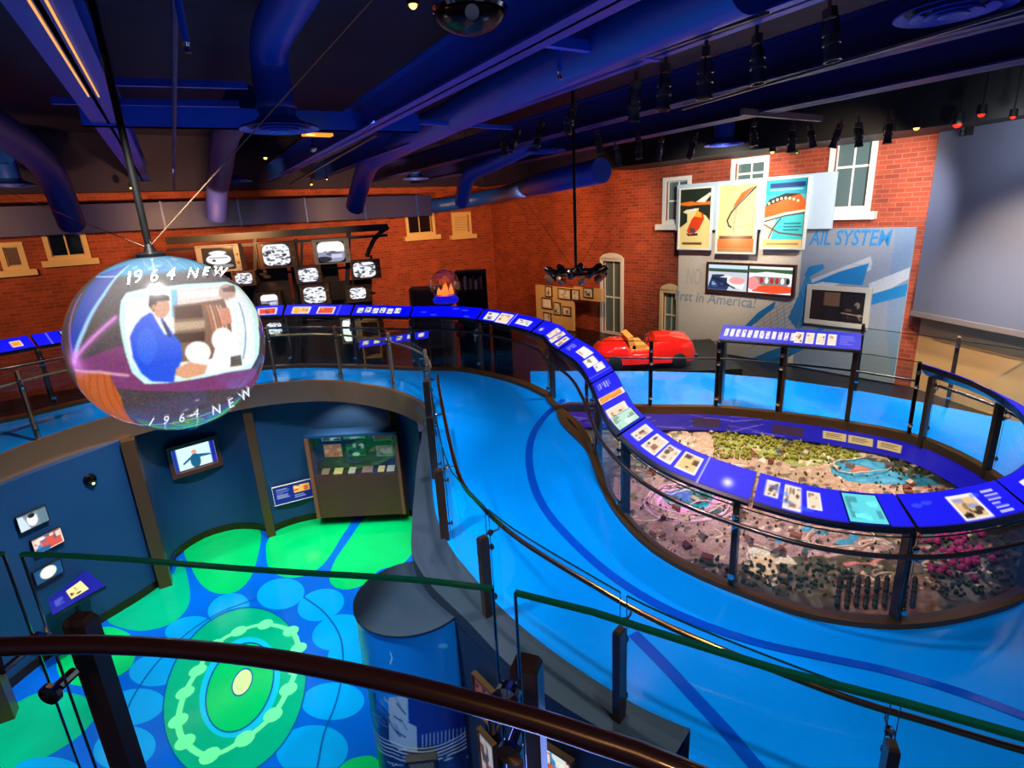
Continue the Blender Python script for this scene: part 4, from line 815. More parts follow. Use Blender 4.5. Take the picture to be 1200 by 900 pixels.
# spotlights
def spotproto():
    t=thing('spotlight','x','light',(0,0,0),'black spotlights on the ceiling tracks')
    mb=MB(); mb.box((0,0,.0),(.09,.06,.07)).tube([(0,0,.03),(0,0,.12)],.014,8); mb.build('track_clamp',mat('clamp_brown',(.30,.18,.15),.5),t)
    MB().tube([(-.075,0,-.17),(-.075,0,-.05),(-.05,0,-.03),(.05,0,-.03),(.075,0,-.05),(.075,0,-.17)],.008,6).build('yoke',blackm,t)
    mb=MB(); mb.lathe((0,0,-.17),[(0,.12),(.04,.12),(.055,.07),(.062,.02),(.05,.015),(.05,-.02),(.066,-.025),(.066,-.05),(.052,-.055),(.058,-.14),(.066,-.15),(.066,-.17),(.05,-.17),(.048,-.15),(0,-.15)],20); mb.build('housing',mat('spot_housing',(.34,.30,.29),.26,.5),t,True)
    MB().lathe((0,0,-.17),[(0,-.152),(.047,-.152)],16).build('lens',mat('spot_lens',(.5,.45,.6),.05,.9),t)
    return t
sp=spotproto(); first=True
big=[(745,88,1.12,.3,.0,1.15),(780,68,1.12,.05,.1,1.15),(828,48,1.12,0,-.1,1.15),(888,34,1.12,-.1,.1,1.05),(974,2,1.12,-.15,.1,1.),
(672,118,1.1,.5,.1,1.),(634,140,1.1,.6,.3,1.),(606,150,1.1,.8,.1,1.),(588,152,1.1,.1,.2,1.),(700,150,1.05,.1,.3,1.),(748,158,1.0,.2,.1,1.),(884,140,.98,.1,.1,.95),(930,143,.98,0,.1,1.15),(950,144,.98,.35,.1,1.),(985,142,.95,-.2,.3,1.),(1007,140,.93,.3,.2,1.),(1044,134,.92,.1,.1,1.),(775,160,.98,.1,.4,1.),(815,158,.95,-.2,.4,1.),(722,168,.95,.3,-.2,1.)]
words=['topmost','second','third','fourth','fifth','sixth','seventh','eighth','ninth','tenth']
nm=['nearest row, lowest left','nearest row, next right of the lowest left','nearest row, middle','nearest row, second from the top','nearest row, topmost and largest','second cluster at centre, above the rainbow-edged one','second cluster, tilted beside the pale patch','second cluster, tilted far left','second cluster, upright at the far left end','second cluster, below the diffuser','dim middle row, left of the tan strut','right soffit row, directly under the tan strut','right soffit row, amber-lit body','right soffit row, tilted just right of the amber one','right soffit row, left of the tall window','right soffit row, above the tall window','right soffit row, above the brick right of the tall window','dim middle row behind the nearest spotlights','dim middle row beside the back diffuser','dim middle row, above the narrow window']
for i,((x,y,z,rx,ry,sc),lb) in enumerate(zip(big,nm)):
    q=P(x,y,z)-np.array([0,0,.06*sc]); l='black spotlight, '+lb
    sc*=.8
    if i==0: sp.location=tuple(q); sp.rotation_euler=(rx*.6,ry*.6-rx*.4,.6); sp.scale=(sc,)*3; sp['label']=l
    else: dup(sp,q,(rx*.6,ry*.6-rx*.4,.6+i*.3),l,sc)
# small lit lamps on the soffit: red, amber
def bulb(px,py,z,r,m,label):
    q=P(px,py,z); t=thing('ceiling_lamp',label,'lamp',q); MB().lathe(q,[(0,r*2.6),(r*1.1,r*2.4),(r*1.25,0),(r,0),(r,r*1.2),(0,r*1.4)],16).build('lamp_can',blackp,t,True); MB().sphere(q+(0,0,r*.1),r*.8,12,8).build('lamp_bulb',m,t,True)
    mb=MB(); mb.tube([q+(0,0,r*2.3),(q[0],q[1],CEIL)],.008,6); mb.build('stem',blackp,t)
for x,y,z,r,m,lb in ((484,6,1.12,.028,warmglow,'bright amber star-like lamp at top centre'),(154,220,.95,.04,warmglow,'bright amber lamp above the globe at the far end of the left beam'),(311,185,1.,.03,warmglow,'small amber lamp below and behind the round diffuser'),(365,216,.95,.03,warmglow,'small amber lamp left of the thin grey track near the back wall'),(383,210,.95,.022,lensem,'tiny white lamp right of the small amber lamp near the back wall'),(672,210,.75,.025,warmglow,'tiny orange lamp at the top of the chandelier rod'),(541,212,.9,.02,lensem,'left one of two tiny warm lamps above the bend of the blue duct'),(549,209,.9,.02,lensem,'right one of two tiny warm lamps above the bend of the blue duct'),
 (905,178,.8,.045,mat('amber_lens',(1,.7,.35),.4,em=3.),'amber lit lamp under the black soffit, leftmost of the coloured ones'),(1074,150,.82,.045,mat('amber_lens'),'amber lit lamp under the black soffit above the brick corner'),(1122,146,.82,.06,redlens,'red lit lamp under the black soffit, largest'),(1150,134,.85,.045,redlens,'red lit lamp between the largest red lamp and the picture edge'),(1187,137,.8,.035,redlens,'small red lit lamp near the right picture edge'),(934,179,.78,.02,mat('green_lens',(.2,1,.3),.4,em=2.),'tiny green lamp under the black soffit beside the poster')):
    bulb(x,y,z,r,m,lb)
# projector hanging at top centre
q=P(550,12,1.15); t=thing('ceiling_projector','large dark copper projector head hanging at the top edge of the picture','projector',q)
MB().sphere(q,.17,24,16,(1.25,1.,.75)).build('projector_body',mat('copper_black',(.16,.08,.06),.2,.7),t,True); MB().lathe(q,[(.215,-.02),(.225,0),(.215,.02)],28).build('rim',chrome,t,True); MB().tube([q+(0,0,.1),(q[0],q[1],CEIL)],.03,10).build('mount',blackm,t)
MB().lathe(q+np.array([.02,-.14,-.05]),[(0,-.02),(.03,-.02),(.04,.02),(0,.02)],14,(0,-1,-.4)).build('lens',chrome,t)
# sprinkler drops, pipes, conduits
for x,y,z,dx,lb in ((218,50,1.0,10,'blue sprinkler pipe with a silver tip at upper left'),(656,84,1.0,0,'short blue sprinkler drop below the blue strut'),(610,0,1.2,0,'x')):
    if lb=='x': continue
    q=P(x,y,z); t=thing('sprinkler',lb,'sprinkler',q); MB().tube([q,q+(0,0,CEIL-z)],.02,10).build('pipe',mat('bright_blue_paint'),t,True); MB().lathe(q,[(0,-.05),(.02,-.05),(.012,-.02),(.022,0),(0,.01)],12).build('sprinkler_head',chrome,t,True)
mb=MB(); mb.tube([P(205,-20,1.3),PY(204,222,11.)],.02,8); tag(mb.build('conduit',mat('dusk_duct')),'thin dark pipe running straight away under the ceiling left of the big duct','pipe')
mb=MB(); mb.bar(PY(340,216,12.),P(440,158,1.15),.05,.03); tag(mb.build('light_track',mat('grey_track',(.35,.33,.36),.4,.5)),'thin grey lighting track rising right between the diffuser and the sloping duct','track')
q=P(372,158,1.02); tag(MB().box(q,(.34,.12,.03),.6).build('ceiling_light',mat('orange_panel',(1,.6,.15),.5,em=1.2)),'small slanted orange light panel beside the big round diffuser','light')
q=P(367,174,1.0); t=thing('spotlight','small silver round spotlight below the slanted orange light panel','light',q); MB().sphere(q,.05,16,12).build('housing',chrome,t,True); MB().tube([q,q+(0,0,.4)],.008,6).build('stem',blackm,t)
for pts,lb in (([P(575,128,1.1),P(900,15,1.1)],'thin silver track line under the beam of the nearest spotlights'),([P(800,128,1.02),P(1240,-2,1.02)],'thin silver track line right of the nearest spotlights')):
    mb=MB(); mb.bar(pts[0],pts[1],.03,.02); tag(mb.build('light_track',mat('grey_track')),lb,'track')
# speaker on the grey screen
q=WN.hit(1154,153); t=thing('wall_speaker','small black double speaker mounted high on the grey screen','speaker',WN.pt(q[0],q[1],.3))
mb=MB(); WN.slab(mb,q[0]-.06,q[1]-.06,q[0]+.06,q[1]+.08,.25,.36); mb.build('cabinet',blackp,t)
for k in (-.03,.035): 
    c=WN.pt(q[0],q[1]+k,.362); MB().lathe(c,[(0,.0),(.028,.0),(.03,.006),(.02,.002)],14,WN.n).build('cone',mat('speaker_cone',(.3,.3,.3),.4),t)
# ================================================================== RING CHANDELIER
q=PY(675,322,8.3); ct=thing('ring_chandelier','dark ring chandelier of spotlights hanging on a black rod before the brick wall','chandelier',q)
MB().tube([q+(0,0,.06),(q[0],q[1],CEIL)],.022,10).build('hanging_rod',blackm,ct,True); MB().lathe(q,[(0,.1),(.05,.1),(.08,.05),(.06,0),(0,0)],16).build('hub',blackm,ct,True)
rg=[q+np.array([.38*math.cos(a),.38*math.sin(a),.04]) for a in np.linspace(0,2*PI,36,False)]; MB().tube(rg,.02,8,True).build('ring',blackm,ct,True)
for k in range(4): a=k*PI/2+.4; MB().tube([q+(0,0,.05),q+np.array([.38*math.cos(a),.38*math.sin(a),.04])],.01,6).build('ring_arm',blackm,ct)
for k in range(16):
    a=k*PI/8+.1; c=q+np.array([.40*math.cos(a),.40*math.sin(a),-.03+.10*(k%2)]); o=MB().lathe(c,[(0,.07),(.035,.065),(.055,0),(.055,-.07),(.045,-.07),(.04,-.04),(0,-.03)],14,(math.cos(a)*.8,math.sin(a)*.8,.5)).build('lamp_head',mat('lamp_dark',(.12,.08,.07),.25,.6) if k%2 else mat('copper_lamp',(.62,.38,.24),.25,.5),ct,True)
for sx,c0 in ((-1,(583,188)),(1,(742,198))): 
    MB().tube([q+np.array([sx*.05,0,.1]),P(c0[0],c0[1],1.1)],.004,5).build('guy_wire',steel,ct)
# curved cream display wall with framed pictures beneath
WQ=Plane(WR.a[:2]+WR.n[:2]*.5,WR.a[:2]+WR.u[:2]*WR.len+WR.n[:2]*.5)
R=WQ.rect((630,335),(672,337),(672,442),(629,440)); pt_=thing('picture_panel','cream display panel holding small framed pictures beneath the ring chandelier','panel',WQ.pt((R[0]+R[2])/2,R[1]))
mb=MB(); WQ.slab(mb,R[0],-3.3,R[2],R[3],-.08,0); mb.build('panel_board',cream,pt_); R2=WQ.rect((672,337),(705,338),(705,352),(672,352)); mb=MB(); WQ.slab(mb,R2[0],R2[1],R2[2],R2[3],-.08,0); mb.build('side_board',cream,pt_)
fl=[('top left small dark-framed photo on the cream panel',(640,336,647,347)),('bright white framed sheet on the cream panel',(636,350,647,361)),('portrait photo on the cream panel below the pictures drum',(650,355,657,368)),('black and white landscape photo at right on the cream panel',(660,360,669,369)),('grey framed photo under the left of the chandelier',(655,339,669,350)),('photo with a round dark motif under the chandelier',(671,340,679,351)),('pale framed photo at the right arm of the cream panel',(685,338,695,348)),('half-hidden dark photo low on the cream panel',(638,367,646,376))]
for i,(lb,b) in enumerate(fl):
    R=WQ.prect(*b); c=Canvas(14,14,(.8,.78,.72)); c.photo(.1,.1,.9,.9,bw if i!=1 else [(.97,.97,1.)],7); picture('framed_picture',lb,'picture',WQ,R,c,.02,blackp,printm,.03,'framed pictures on the cream panel',off=.0)
# ================================================================== VIDEO WALL
va=PY(215,300,12.0);vb=PY(445,300,12.9); VW=Plane(va[:2],vb[:2])
tf=thing('video_wall_frame','dark steel frame with a curved bracket that carries the old television sets','frame',VW.pt(2,-1.5,-.3))
def vbar(x0,y0,x1,y1,w=.09,name='frame_bar'):
    a=VW.hit(x0,y0);b=VW.hit(x1,y1); mb=MB(); mb.bar(VW.pt(*a,-.3),VW.pt(*b,-.3),w,w); mb.build(name,mat('frame_brown',(.07,.045,.04),.5),tf)
vbar(190,283,455,266,.14,'top_beam'); vbar(190,294,455,276,.06,'top_beam'); vbar(215,330,440,312,.05); vbar(225,365,440,345,.05); vbar(296,280,298,440,.07,'upright'); vbar(345,280,346,440,.07,'upright'); vbar(408,272,404,440,.1,'upright'); vbar(352,285,350,440,.05,'upright'); vbar(435,300,432,440,.06,'upright'); vbar(245,290,248,440,.06,'upright')
for bx in ((286,316,343,440),(347,312,403,440),(403,330,440,440),(230,322,284,440)):
    R_=VW.prect(*bx); mb=MB(); VW.slab(mb,*R_,-.56,-.5); mb.build('added_dark_board',mat('dark_red_board',(.16,.06,.03),.6),tf)  # dark boards added to darken the gaps between the sets
pts=[VW.pt(*VW.hit(x,y),-.3) for x,y in ((456,266),(447,272),(438,282),(432,295),(430,302))]; MB().tube(pts,.05,8).build('curved_bracket',mat('frame_brown'),tf,True)
def tv(b,label,cab,shape='r',dr_=None,k=0,sb=None):
    R=VW.prect(*b); t=thing('television_set',label,'television',VW.pt((R[0]+R[2])/2,R[1]),'old television sets on the video wall')
    w=R[2]-R[0];h=R[3]-R[1]; mb=MB(); VW.slab(mb,R[0],R[1],R[2],R[3],-.45,0); mb.build('cabinet',cab,t)
    S=VW.prect(*sb) if sb else (R[0]+w*.14,R[1]+h*.14,R[2]-w*.14,R[3]-h*.1)
    frame_mb(VW,(R[0]+.02,R[1]+.02,R[2]-.02,R[3]-.02),.02,0,.03).build('cabinet_edge',cab,t)
    c=Canvas(60,44,(.92,.93,.97)); 
    for j in range(75):
        g=random.choice((.05,.2,.75,.5,.95,.1,.9)); u=random.random();v=random.random(); c.ell(u,v,random.uniform(.02,.13),random.uniform(.015,.06),(g,g,min(1,g*1.05)),.85)
    c.blur(1)
    if dr_: dr_(c)
    # rounded picture tube
    U_,V_=np.meshgrid(np.linspace(-1,1,60),np.linspace(-1,1,44)); m=np.clip(((np.abs(U_)**4.5+np.abs(V_)**4.5)-.9)/.08,0,1); c.blend(0,0,m,(.02,.02,.02))
    g0=VW.grid(S,.02); painted('picture_tube',c,lambda U,V:g0(U,V)+VW.n[None,:]*(.035*(1-((U-.5)**2+(V-.5)**2)*2.2))[:,None],screenE,t)
    for j in (.35,.65):
        cpt=VW.pt(R[2]-w*.07,R[1]+h*j,.012); 
        if w>.5: MB().lathe(cpt,[(0,.02),(.02,.02),(.025,0)],12,VW.n).build('knob',mat('gold_knob',(.7,.55,.3),.3,.8),t,True)
def glov(c): c.rect(0,0,1,1,(.05,.05,.06)); c.ell(.5,.45,.4,.25,(.9,.9,.95)); c.ell(.5,.75,.28,.1,(.9,.9,.95)); c.ell(.35,.4,.06,.05,(.1,.1,.1)); c.rect(.2,.5,.8,.55,(.5,.5,.5)); c.ell(.6,.12,.35,.1,(.5,.5,.5))
def hor(c): c.rect(0,.55,1,1,(1,1,1)); c.rect(0,.0,1,.5,(.55,.55,.65)); c.ell(.2,.15,.3,.14,(.15,.15,.2)); c.ell(.6,.4,.3,.1,(.35,.35,.45)); c.rect(.5,.2,.9,.4,(.75,.75,.85))
grey=greyplastic
tv((231,287,282,319),'large grey television with a dark-rimmed round picture, leftmost in the top row',grey,dr_=glov,sb=(238,290,275,315))
tv((301,283,347,314),'large brown television with white streaked picture, middle of the top row',tvwood,sb=(308,286,340,311))
tv((367,280,410,309),'large pale-grey television, rightmost in the top row',mat('pale_cabinet',(.52,.46,.40),.5),dr_=hor,sb=(372,283,404,307))
tv((272,318,300,335),'small television partly behind the globe below the first large set',tvwood)
tv((346,312,377,332),'small white-screened television centred in the second row',tvwood,sb=(350,314,373,330))
tv((411,305,446,327),'walnut television with cream edge at the right end of the second row',tvwood,sb=(414,307,440,325))
tv((302,343,330,362),'low dark television showing two vehicles just above the blue console',darkwood,dr_=hor)
tv((352,333,387,357),'walnut television with oval picture in the third row',tvwood,sb=(356,336,382,355))
tv((405,335,436,354),'small walnut television at the right end of the third row',tvwood,sb=(410,337,429,350))
tv((310,376,334,394),'reflection of a television below the blue console, built as a small set',darkwood)  # a reflection, built here as a solid set with its own screen
tv((400,372,424,402),'tall bright white screen below the console next to a wooden cabinet',greyplastic,dr_=lambda c:c.rect(0,0,1,1,(.98,.97,.95)),sb=(402,374,414,400))
# cases, bookcase and small globe in the background
def cabinet(x0,y0,x1,y1,Y,label,m,shelves=3,depth=.45,name='bookcase',cat='bookcase',items=None):
    a=PY(x0,(y0+y1)/2,Y);b=PY(x1,(y0+y1)/2,Y);pl=Plane(a[:2],b[:2]); R=pl.prect(x0,y0,x1,y1); z0=-3.32; t=thing(name,label,cat,pl.pt((R[0]+R[2])/2,z0,-.2))
    mb=MB(); pl.slab(mb,R[0],z0,R[0]+.04,R[3],-depth,0); mb.build('side_panel',m,t); mb=MB(); pl.slab(mb,R[2]-.04,z0,R[2],R[3],-depth,0); mb.build('side_panel',m,t)
    mb=MB(); pl.slab(mb,R[0],R[3]-.04,R[2],R[3],-depth,0.02); mb.build('top',m,t); mb=MB(); pl.slab(mb,R[0],z0,R[2],R[3],-depth-.02,-depth); mb.build('back_panel',m,t)
    for i in range(shelves):
        z=z0+(R[3]-z0)*(i+1)/(shelves+1); mb=MB(); pl.slab(mb,R[0],z-.02,R[2],z+.01,-depth,-.02); mb.build('shelf',m,t)
    return pl,R,z0,t
pl,R,z0,t=cabinet(537,318,573,440,12.6,'tall black bookcase behind the small glass globe',blackp,4)
for i in range(9):
    s=R[0]+.07+i*.06; zz=z0+(R[3]-z0)*.8+.02; mb=MB(); pl.slab(mb,s,zz-(.0),s+.05,zz+.2+.05*(i%3),-.3,-.08); tag(mb.build('book',mat('book_%d'%(i%4),[(.6,.5,.4),(.35,.12,.08),(.8,.78,.7),(.15,.2,.25)][i%4],.6)),'upright book on the top shelf of the black bookcase','book','books in the black bookcase')
pl,R,z0,t=cabinet(484,338,519,440,12.0,'waist-high cream and glass cabinet left of the small glass globe',mat('cabinet_tan',(.45,.33,.20),.5),2)
pl,R,z0,t=cabinet(424,375,447,430,12.2,'honey wood cabinet seen through the railing under the consoles',mat('honey_wood',(.62,.42,.20),.5,noise=.15),2)
pl,R,z0,t=cabinet(120,345,160,470,10.9,'dark bookcase with rods left of the globe behind the walkway',darkwood,3)
pl,R,z0,t=cabinet(578,372,600,440,11.8,'dark glass showcase under the consoles right of the black bookcase',mat('case_dark',(.10,.09,.10),.3),2)
for i,(x,y,c,lb) in enumerate(((536,382,(.8,.12,.15),'red flower-like model in the black bookcase under the console'),(541,392,(.75,.3,.45),'pink model in the black bookcase under the console'),(560,388,(.72,.6,.5),'pale open book on the low shelf of the black bookcase'))):
    q=PY(x,y,12.3); tag(MB().sphere(q,.11,10,8,(1.2,1,.7)).build('exhibit_model',mat('exhibit_%d'%i,c,.5)),lb,'exhibit')
# reader panel beyond (small blue lit strip below the consoles)
a=PY(420,408,11.6);b=PY(502,396,11.9); t=thing('reading_desk','low blue lit reading desk seen through the railing under the consoles','desk',(a+b)/2)
c=Canvas(70,14,(.1,.1,.85)); [c.photo(.05+.16*k,.3,.13+.16*k,.8,sep,5) for k in range(6)]
painted('graphic_panel',c,lambda U,V:a[None,:]+(b-a)[None,:]*U[:,None]+np.array([0,.2,.12])[None,:]*V[:,None],panelE,t); mb=MB(); mb.bar(a+(0,.1,-.0),b+(0,.1,0),.2,.02); 
for q in (a,b): MB().tube([(q[0],q[1]+.1,q[2]+.02),(q[0],q[1]+.1,-3.32)],.02,8).build('leg',steel,t)
q=PY(521,334,11.2); t=thing('glass_globe','small clear glass globe glowing amber inside on a blue base','globe',q)
MB().sphere(q,.3,28,18).build('glass_ball',glassmat('ball_glass',(.97,.95,.92),4.),t,True)
mb=MB()
for k in range(14):
    a=random.uniform(0,2*PI);r=random.uniform(0,.15);h=random.uniform(.08,.24); mb.lathe(q+np.array([r*math.cos(a),r*math.sin(a),-.18]),[(.05,0),(.035,h*.5),(0,h)],6)
mb.build('amber_crystals',mat('amber_glow',(1,.55,.12),.4,em=1.6,emcol=(1,.5,.1)),t); MB().lathe(q,[(0,-.34),(.24,-.34),(.26,-.28),(.2,-.2),(0,-.19)],24).build('blue_base',mat('blue_base_glow',(.08,.10,.85),.3,em=.5,emcol=(.1,.1,1)),t,True)
MB().lathe((q[0],q[1],0),[(0,-3.32),(.3,-3.32),(.3,-3.26),(.13,-3.2),(.13,q[2]-.4),(.22,q[2]-.34),(0,q[2]-.34)],24).build('pedestal',mat('tan_pedestal',(.45,.33,.24),.5),t,True)
# ================================================================== RED CAR AND LONG KIOSK
pf=[(1.2,10.15),(4.3,10.05),(4.6,12.6),(1.0,12.6)]; z_c=-2.98
mb=MB(); mb.prism(pf,-3.32,z_c); t=tag(mb.build('display_platform',mat('platform',(.06,.055,.05),.4)),'low dark platform under the small red car beyond the blue floor','platform')
qa=P(700,434,z_c);qb=P(817,432,z_c); cc=(qa+qb)/2; cx_,cy_=cc[0],cc[1]+.45; hl=(qb[0]-qa[0])/2*1.05
ct=thing('toy_car','small glossy red open-top sports car with tan seats','car',(cx_,cy_,z_c))
redm=mat('glossy_red',(.93,.10,.06),.12,coat=1.); tan=mat('tan_seat',(.85,.55,.22),.5)
N_=40; vs=[];prof=[]
def cw(x): return .50*(1-abs(x)**5*.35)
def chh(x):   # body top line; x -1 (left, tail) .. 1 (right, nose)
    return np.interp(x,[-1,-.85,-.6,-.38,-.3,.12,.2,.5,.85,.95,1],[.3,.46,.54,.54,.38,.38,.60,.62,.58,.48,.32])
mb=MB(); M_=16
for i in range(N_+1):
    x=-1+2*i/N_; h=chh(x); w=cw(x)
    for j in range(M_):
        a=PI*j/(M_-1); yy=-w*math.copysign(abs(math.cos(a))**.6,math.cos(a)); zz=.12+(h-.12)*abs(math.sin(a))**.5; mb.v.append((cx_+x*hl,cy_+yy,z_c+zz))
for i in range(N_):
    for j in range(M_-1): a=i*M_+j; mb.f.append((a,a+1,a+M_+1,a+M_)); mb.mi.append(0)
    mb.f.append((i*M_,i*M_+M_,i*M_+2*M_-1,i*M_+M_-1)); mb.mi.append(0)
mb.f.append(tuple(range(M_))); mb.mi.append(0); mb.f.append(tuple(range(N_*M_,N_*M_+M_))[::-1]); mb.mi.append(0)
mb.build('car_body',redm,ct,True)
MB().box((cx_-.09*hl,cy_,z_c+.36),(hl*.42,.7,.04)).build('cockpit_floor',tan,ct)
MB().obox((cx_-.26*hl,cy_,z_c+.46),(.05,0,.02),(0,.33,0),(-.04,0,.16)).build('seat_back',tan,ct); MB().box((cx_-.12*hl,cy_,z_c+.41),(.26,.66,.09)).build('seat',tan,ct)
MB().obox((cx_+.17*hl,cy_,z_c+.60),(.01,0,.0),(0,.36,0),(-.05,0,.1)).build('windscreen',glassm,ct)
MB().tube([(cx_+.06*hl+.07*math.sin(a)*.5,cy_-.17+.1*math.cos(a),z_c+.52+.09*math.sin(a)) for a in np.linspace(0,2*PI,18,False)],.01,6,True).build('steering_wheel',blackp,ct)
for sx in (-.62,.62):
    for sy in (-1,1):
        MB().lathe((cx_+sx*hl,cy_+sy*.44,z_c+.15),[(0,-.06),(.12,-.06),(.15,-.04),(.15,.04),(.12,.06),(0,.06)],20,(0,1,0)).build('wheel',blackp,ct,True)
MB().obox((cx_+.98*hl,cy_,z_c+.2),(.03,0,0),(0,.4,0),(0,0,.03)).build('bumper',chrome,ct)
# long sloping kiosk
ka=P(842,398,-2.02);kb=P(1008,411,-2.05);kd=(kb-ka)/np.linalg.norm(kb-ka);kn=np.array([-kd[1],kd[0],0]); 
kt=thing('long_reader_desk','long sloping blue-lit reader desk standing before the mural','desk',((ka+kb)/2)[0:3]*np.array([1,1,0])+np.array([0,0,-3.0]))
c=Canvas(220,26,(.02,.02,.80)); 
for k in range(12): c.photo(.03+.045*k,.25,.06+.045*k,.75,[(.95,.9,1.),(.7,.6,.9),(.5,.4,.8)],5)
for k in range(4): c.photo(.56+.075*k,.2,.61+.075*k,.75,sep,6,border=wht)
c.textlines(.86,.2,.97,.8,5,(.8,.8,1.))
painted('graphic_panel',c,lambda U,V:ka[None,:]+(kb-ka)[None,:]*U[:,None]+(kn*.34+np.array([0,0,.16]))[None,:]*V[:,None]+np.array([0,0,.012]),panelE,kt)
mid=(ka+kb)/2+kn*.17+np.array([0,0,.06]); tv_=kn*.34+np.array([0,0,.16]); MB().obox(mid,(kb-ka)/2,tv_/2,np.cross(kd,tv_)/np.linalg.norm(np.cross(kd,tv_))*.02).build('desk_tray',blackp,kt)
for q in (ka+kd*.05,kb-kd*.05,(ka+kb)/2): mb=MB(); mb.obox((q[0]+kn[0]*.17,q[1]+kn[1]*.17,(q[2]-3.15)/2),kd*.03,kn*.1,np.array([0,0,(q[2]+3.05)/2])); mb.build('leg',darkpost,kt)
# ================================================================== LOWER GALLERY
mb=None
for i,(x,y,w,lb) in enumerate(((318,627,.15,'bronze column between the lower video screen and the blue plaque'),(195,685,.18,'bronze column at the left end of the green petal floor'),(474,604,.16,'dark bronze column at the right side of the wall showcase'),(8,840,.2,'bronze column at the left picture edge beside the hanging pictures'))):
    q=P(x,y,ZL); tag(MB().box((q[0],q[1],(ZL-3.0)/2-.0),(w,w,-3.0-ZL),.5).build('wall_column',bronze),lb,'column')
def lower(name,label,cat,quad,cvs,fw,fm_,mt,depth=.04,partname='picture',group=None):
    xs=[q[0] for q in quad]; pl=localplane(base,quad[3][0],quad[3][1],quad[2][0],quad[2][1],.02); R=pl.rect(*quad); return pl,R,picture(name,label,cat,pl,R,cvs,fw,fm_,mt,depth,group,partname)
c=Canvas(60,44,(.80,.93,1.)); c.ell(.5,.35,.12,.3,(.08,.35,.5)); c.poly([(.2,.35),(.45,.6),(.55,.6),(.85,.5),(.88,.42),(.6,.45),(.4,.45),(.22,.28)],(.08,.35,.5)); c.ell(.5,.72,.06,.09,(.85,.6,.5)); c.rect(0,0,.1,1,(.1,.2,.6)); c.rect(.88,0,1,1,(.1,.15,.6)); c.rect(0,0,1,.08,(.3,.15,.1))
lower('wall_screen','wood-framed video screen of a man in blue with outstretched arms','screen',((199,525),(251,516),(253,541),(205,556)),c,.07,mat('screen_wood',(.30,.15,.09),.4),screenE,.08,'screen')
c=Canvas(40,30,(.45,.5,.55)); c.ell(.48,.5,.18,.4,(.9,.9,.9)); c.ell(.48,.75,.12,.15,(.1,.1,.1)); c.rect(.7,0,1,1,(.35,.45,.5)); c.poly([(0,0),(.35,0),(.2,.9),(0,1)],(.75,.8,.85))
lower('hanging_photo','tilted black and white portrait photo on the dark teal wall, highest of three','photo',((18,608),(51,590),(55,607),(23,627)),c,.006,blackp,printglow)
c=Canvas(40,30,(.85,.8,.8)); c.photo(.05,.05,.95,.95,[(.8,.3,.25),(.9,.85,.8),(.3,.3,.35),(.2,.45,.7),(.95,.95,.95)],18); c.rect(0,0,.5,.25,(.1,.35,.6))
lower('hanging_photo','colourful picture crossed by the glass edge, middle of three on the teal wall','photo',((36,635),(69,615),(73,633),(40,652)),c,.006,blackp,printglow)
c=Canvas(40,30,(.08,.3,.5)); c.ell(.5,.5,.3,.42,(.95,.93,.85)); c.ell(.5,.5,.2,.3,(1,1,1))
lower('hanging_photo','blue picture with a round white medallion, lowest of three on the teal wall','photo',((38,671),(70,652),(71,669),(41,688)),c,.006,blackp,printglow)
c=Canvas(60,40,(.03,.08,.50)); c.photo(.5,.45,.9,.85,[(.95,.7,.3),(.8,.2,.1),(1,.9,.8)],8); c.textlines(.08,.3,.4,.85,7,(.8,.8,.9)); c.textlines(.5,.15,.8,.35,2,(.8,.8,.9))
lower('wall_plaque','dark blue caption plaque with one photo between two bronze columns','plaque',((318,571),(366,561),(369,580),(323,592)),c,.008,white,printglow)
# tilted blue reader board at far left
q4=[P(x,y,-4.7) for x,y in ((62,722),(56,704),(101,669),(124,687))]; t=thing('reader_board','tilted blue reader board with one framed photo at the lower left','board',sum(q4)/4)
c=Canvas(70,50,(.03,.05,.52)); c.photo(.42,.3,.72,.72,[(.95,.8,.55),(.15,.12,.1),(.7,.5,.3)],6,border=(1,.85,.5)); c.textlines(.1,.3,.3,.7,5,(.4,.45,.8))
A_,B_,C_,D_=q4[1],q4[0],q4[3],q4[2]
f4=lambda U,V:(A_[None]*((1-U)*V)[:,None]+B_[None]*((1-U)*(1-V))[:,None]+C_[None]*(U*(1-V))[:,None]+D_[None]*(U*V)[:,None])+np.array([0,0,.012])
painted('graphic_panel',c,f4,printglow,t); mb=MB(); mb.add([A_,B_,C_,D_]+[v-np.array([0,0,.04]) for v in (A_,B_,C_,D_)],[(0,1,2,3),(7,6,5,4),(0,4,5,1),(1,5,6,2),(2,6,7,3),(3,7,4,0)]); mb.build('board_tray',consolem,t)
cb_=sum(q4)/4; mb=MB(); mb.tube([cb_-(0,0,.03),(cb_[0],cb_[1],ZL)],.035,10); mb.lathe((cb_[0],cb_[1],ZL),[(0,.03),(.16,.02),(.17,0)],20); mb.build('pedestal',darkpost,t,True)
q=hitpoly(base,105,562); zz=ray(105,562)[2]/ray(105,562)[1]*q[1]; pln=localplane(base,90,562,120,562); c_=np.array([q[0],q[1],zz])
t=thing('wall_dome','small black dome lamp on the dark teal wall left of the first column','lamp',c_); MB().lathe(c_,[(.09,0),(.085,.03),(.06,.07),(.0,.09)],20,pln.n).build('dome',mat('gloss_black',(.02,.02,.02),.1),t,True); MB().sphere(c_+pln.n*.07-np.array([0,0,.05]),.02,8,6).build('bulb',lensem,t)
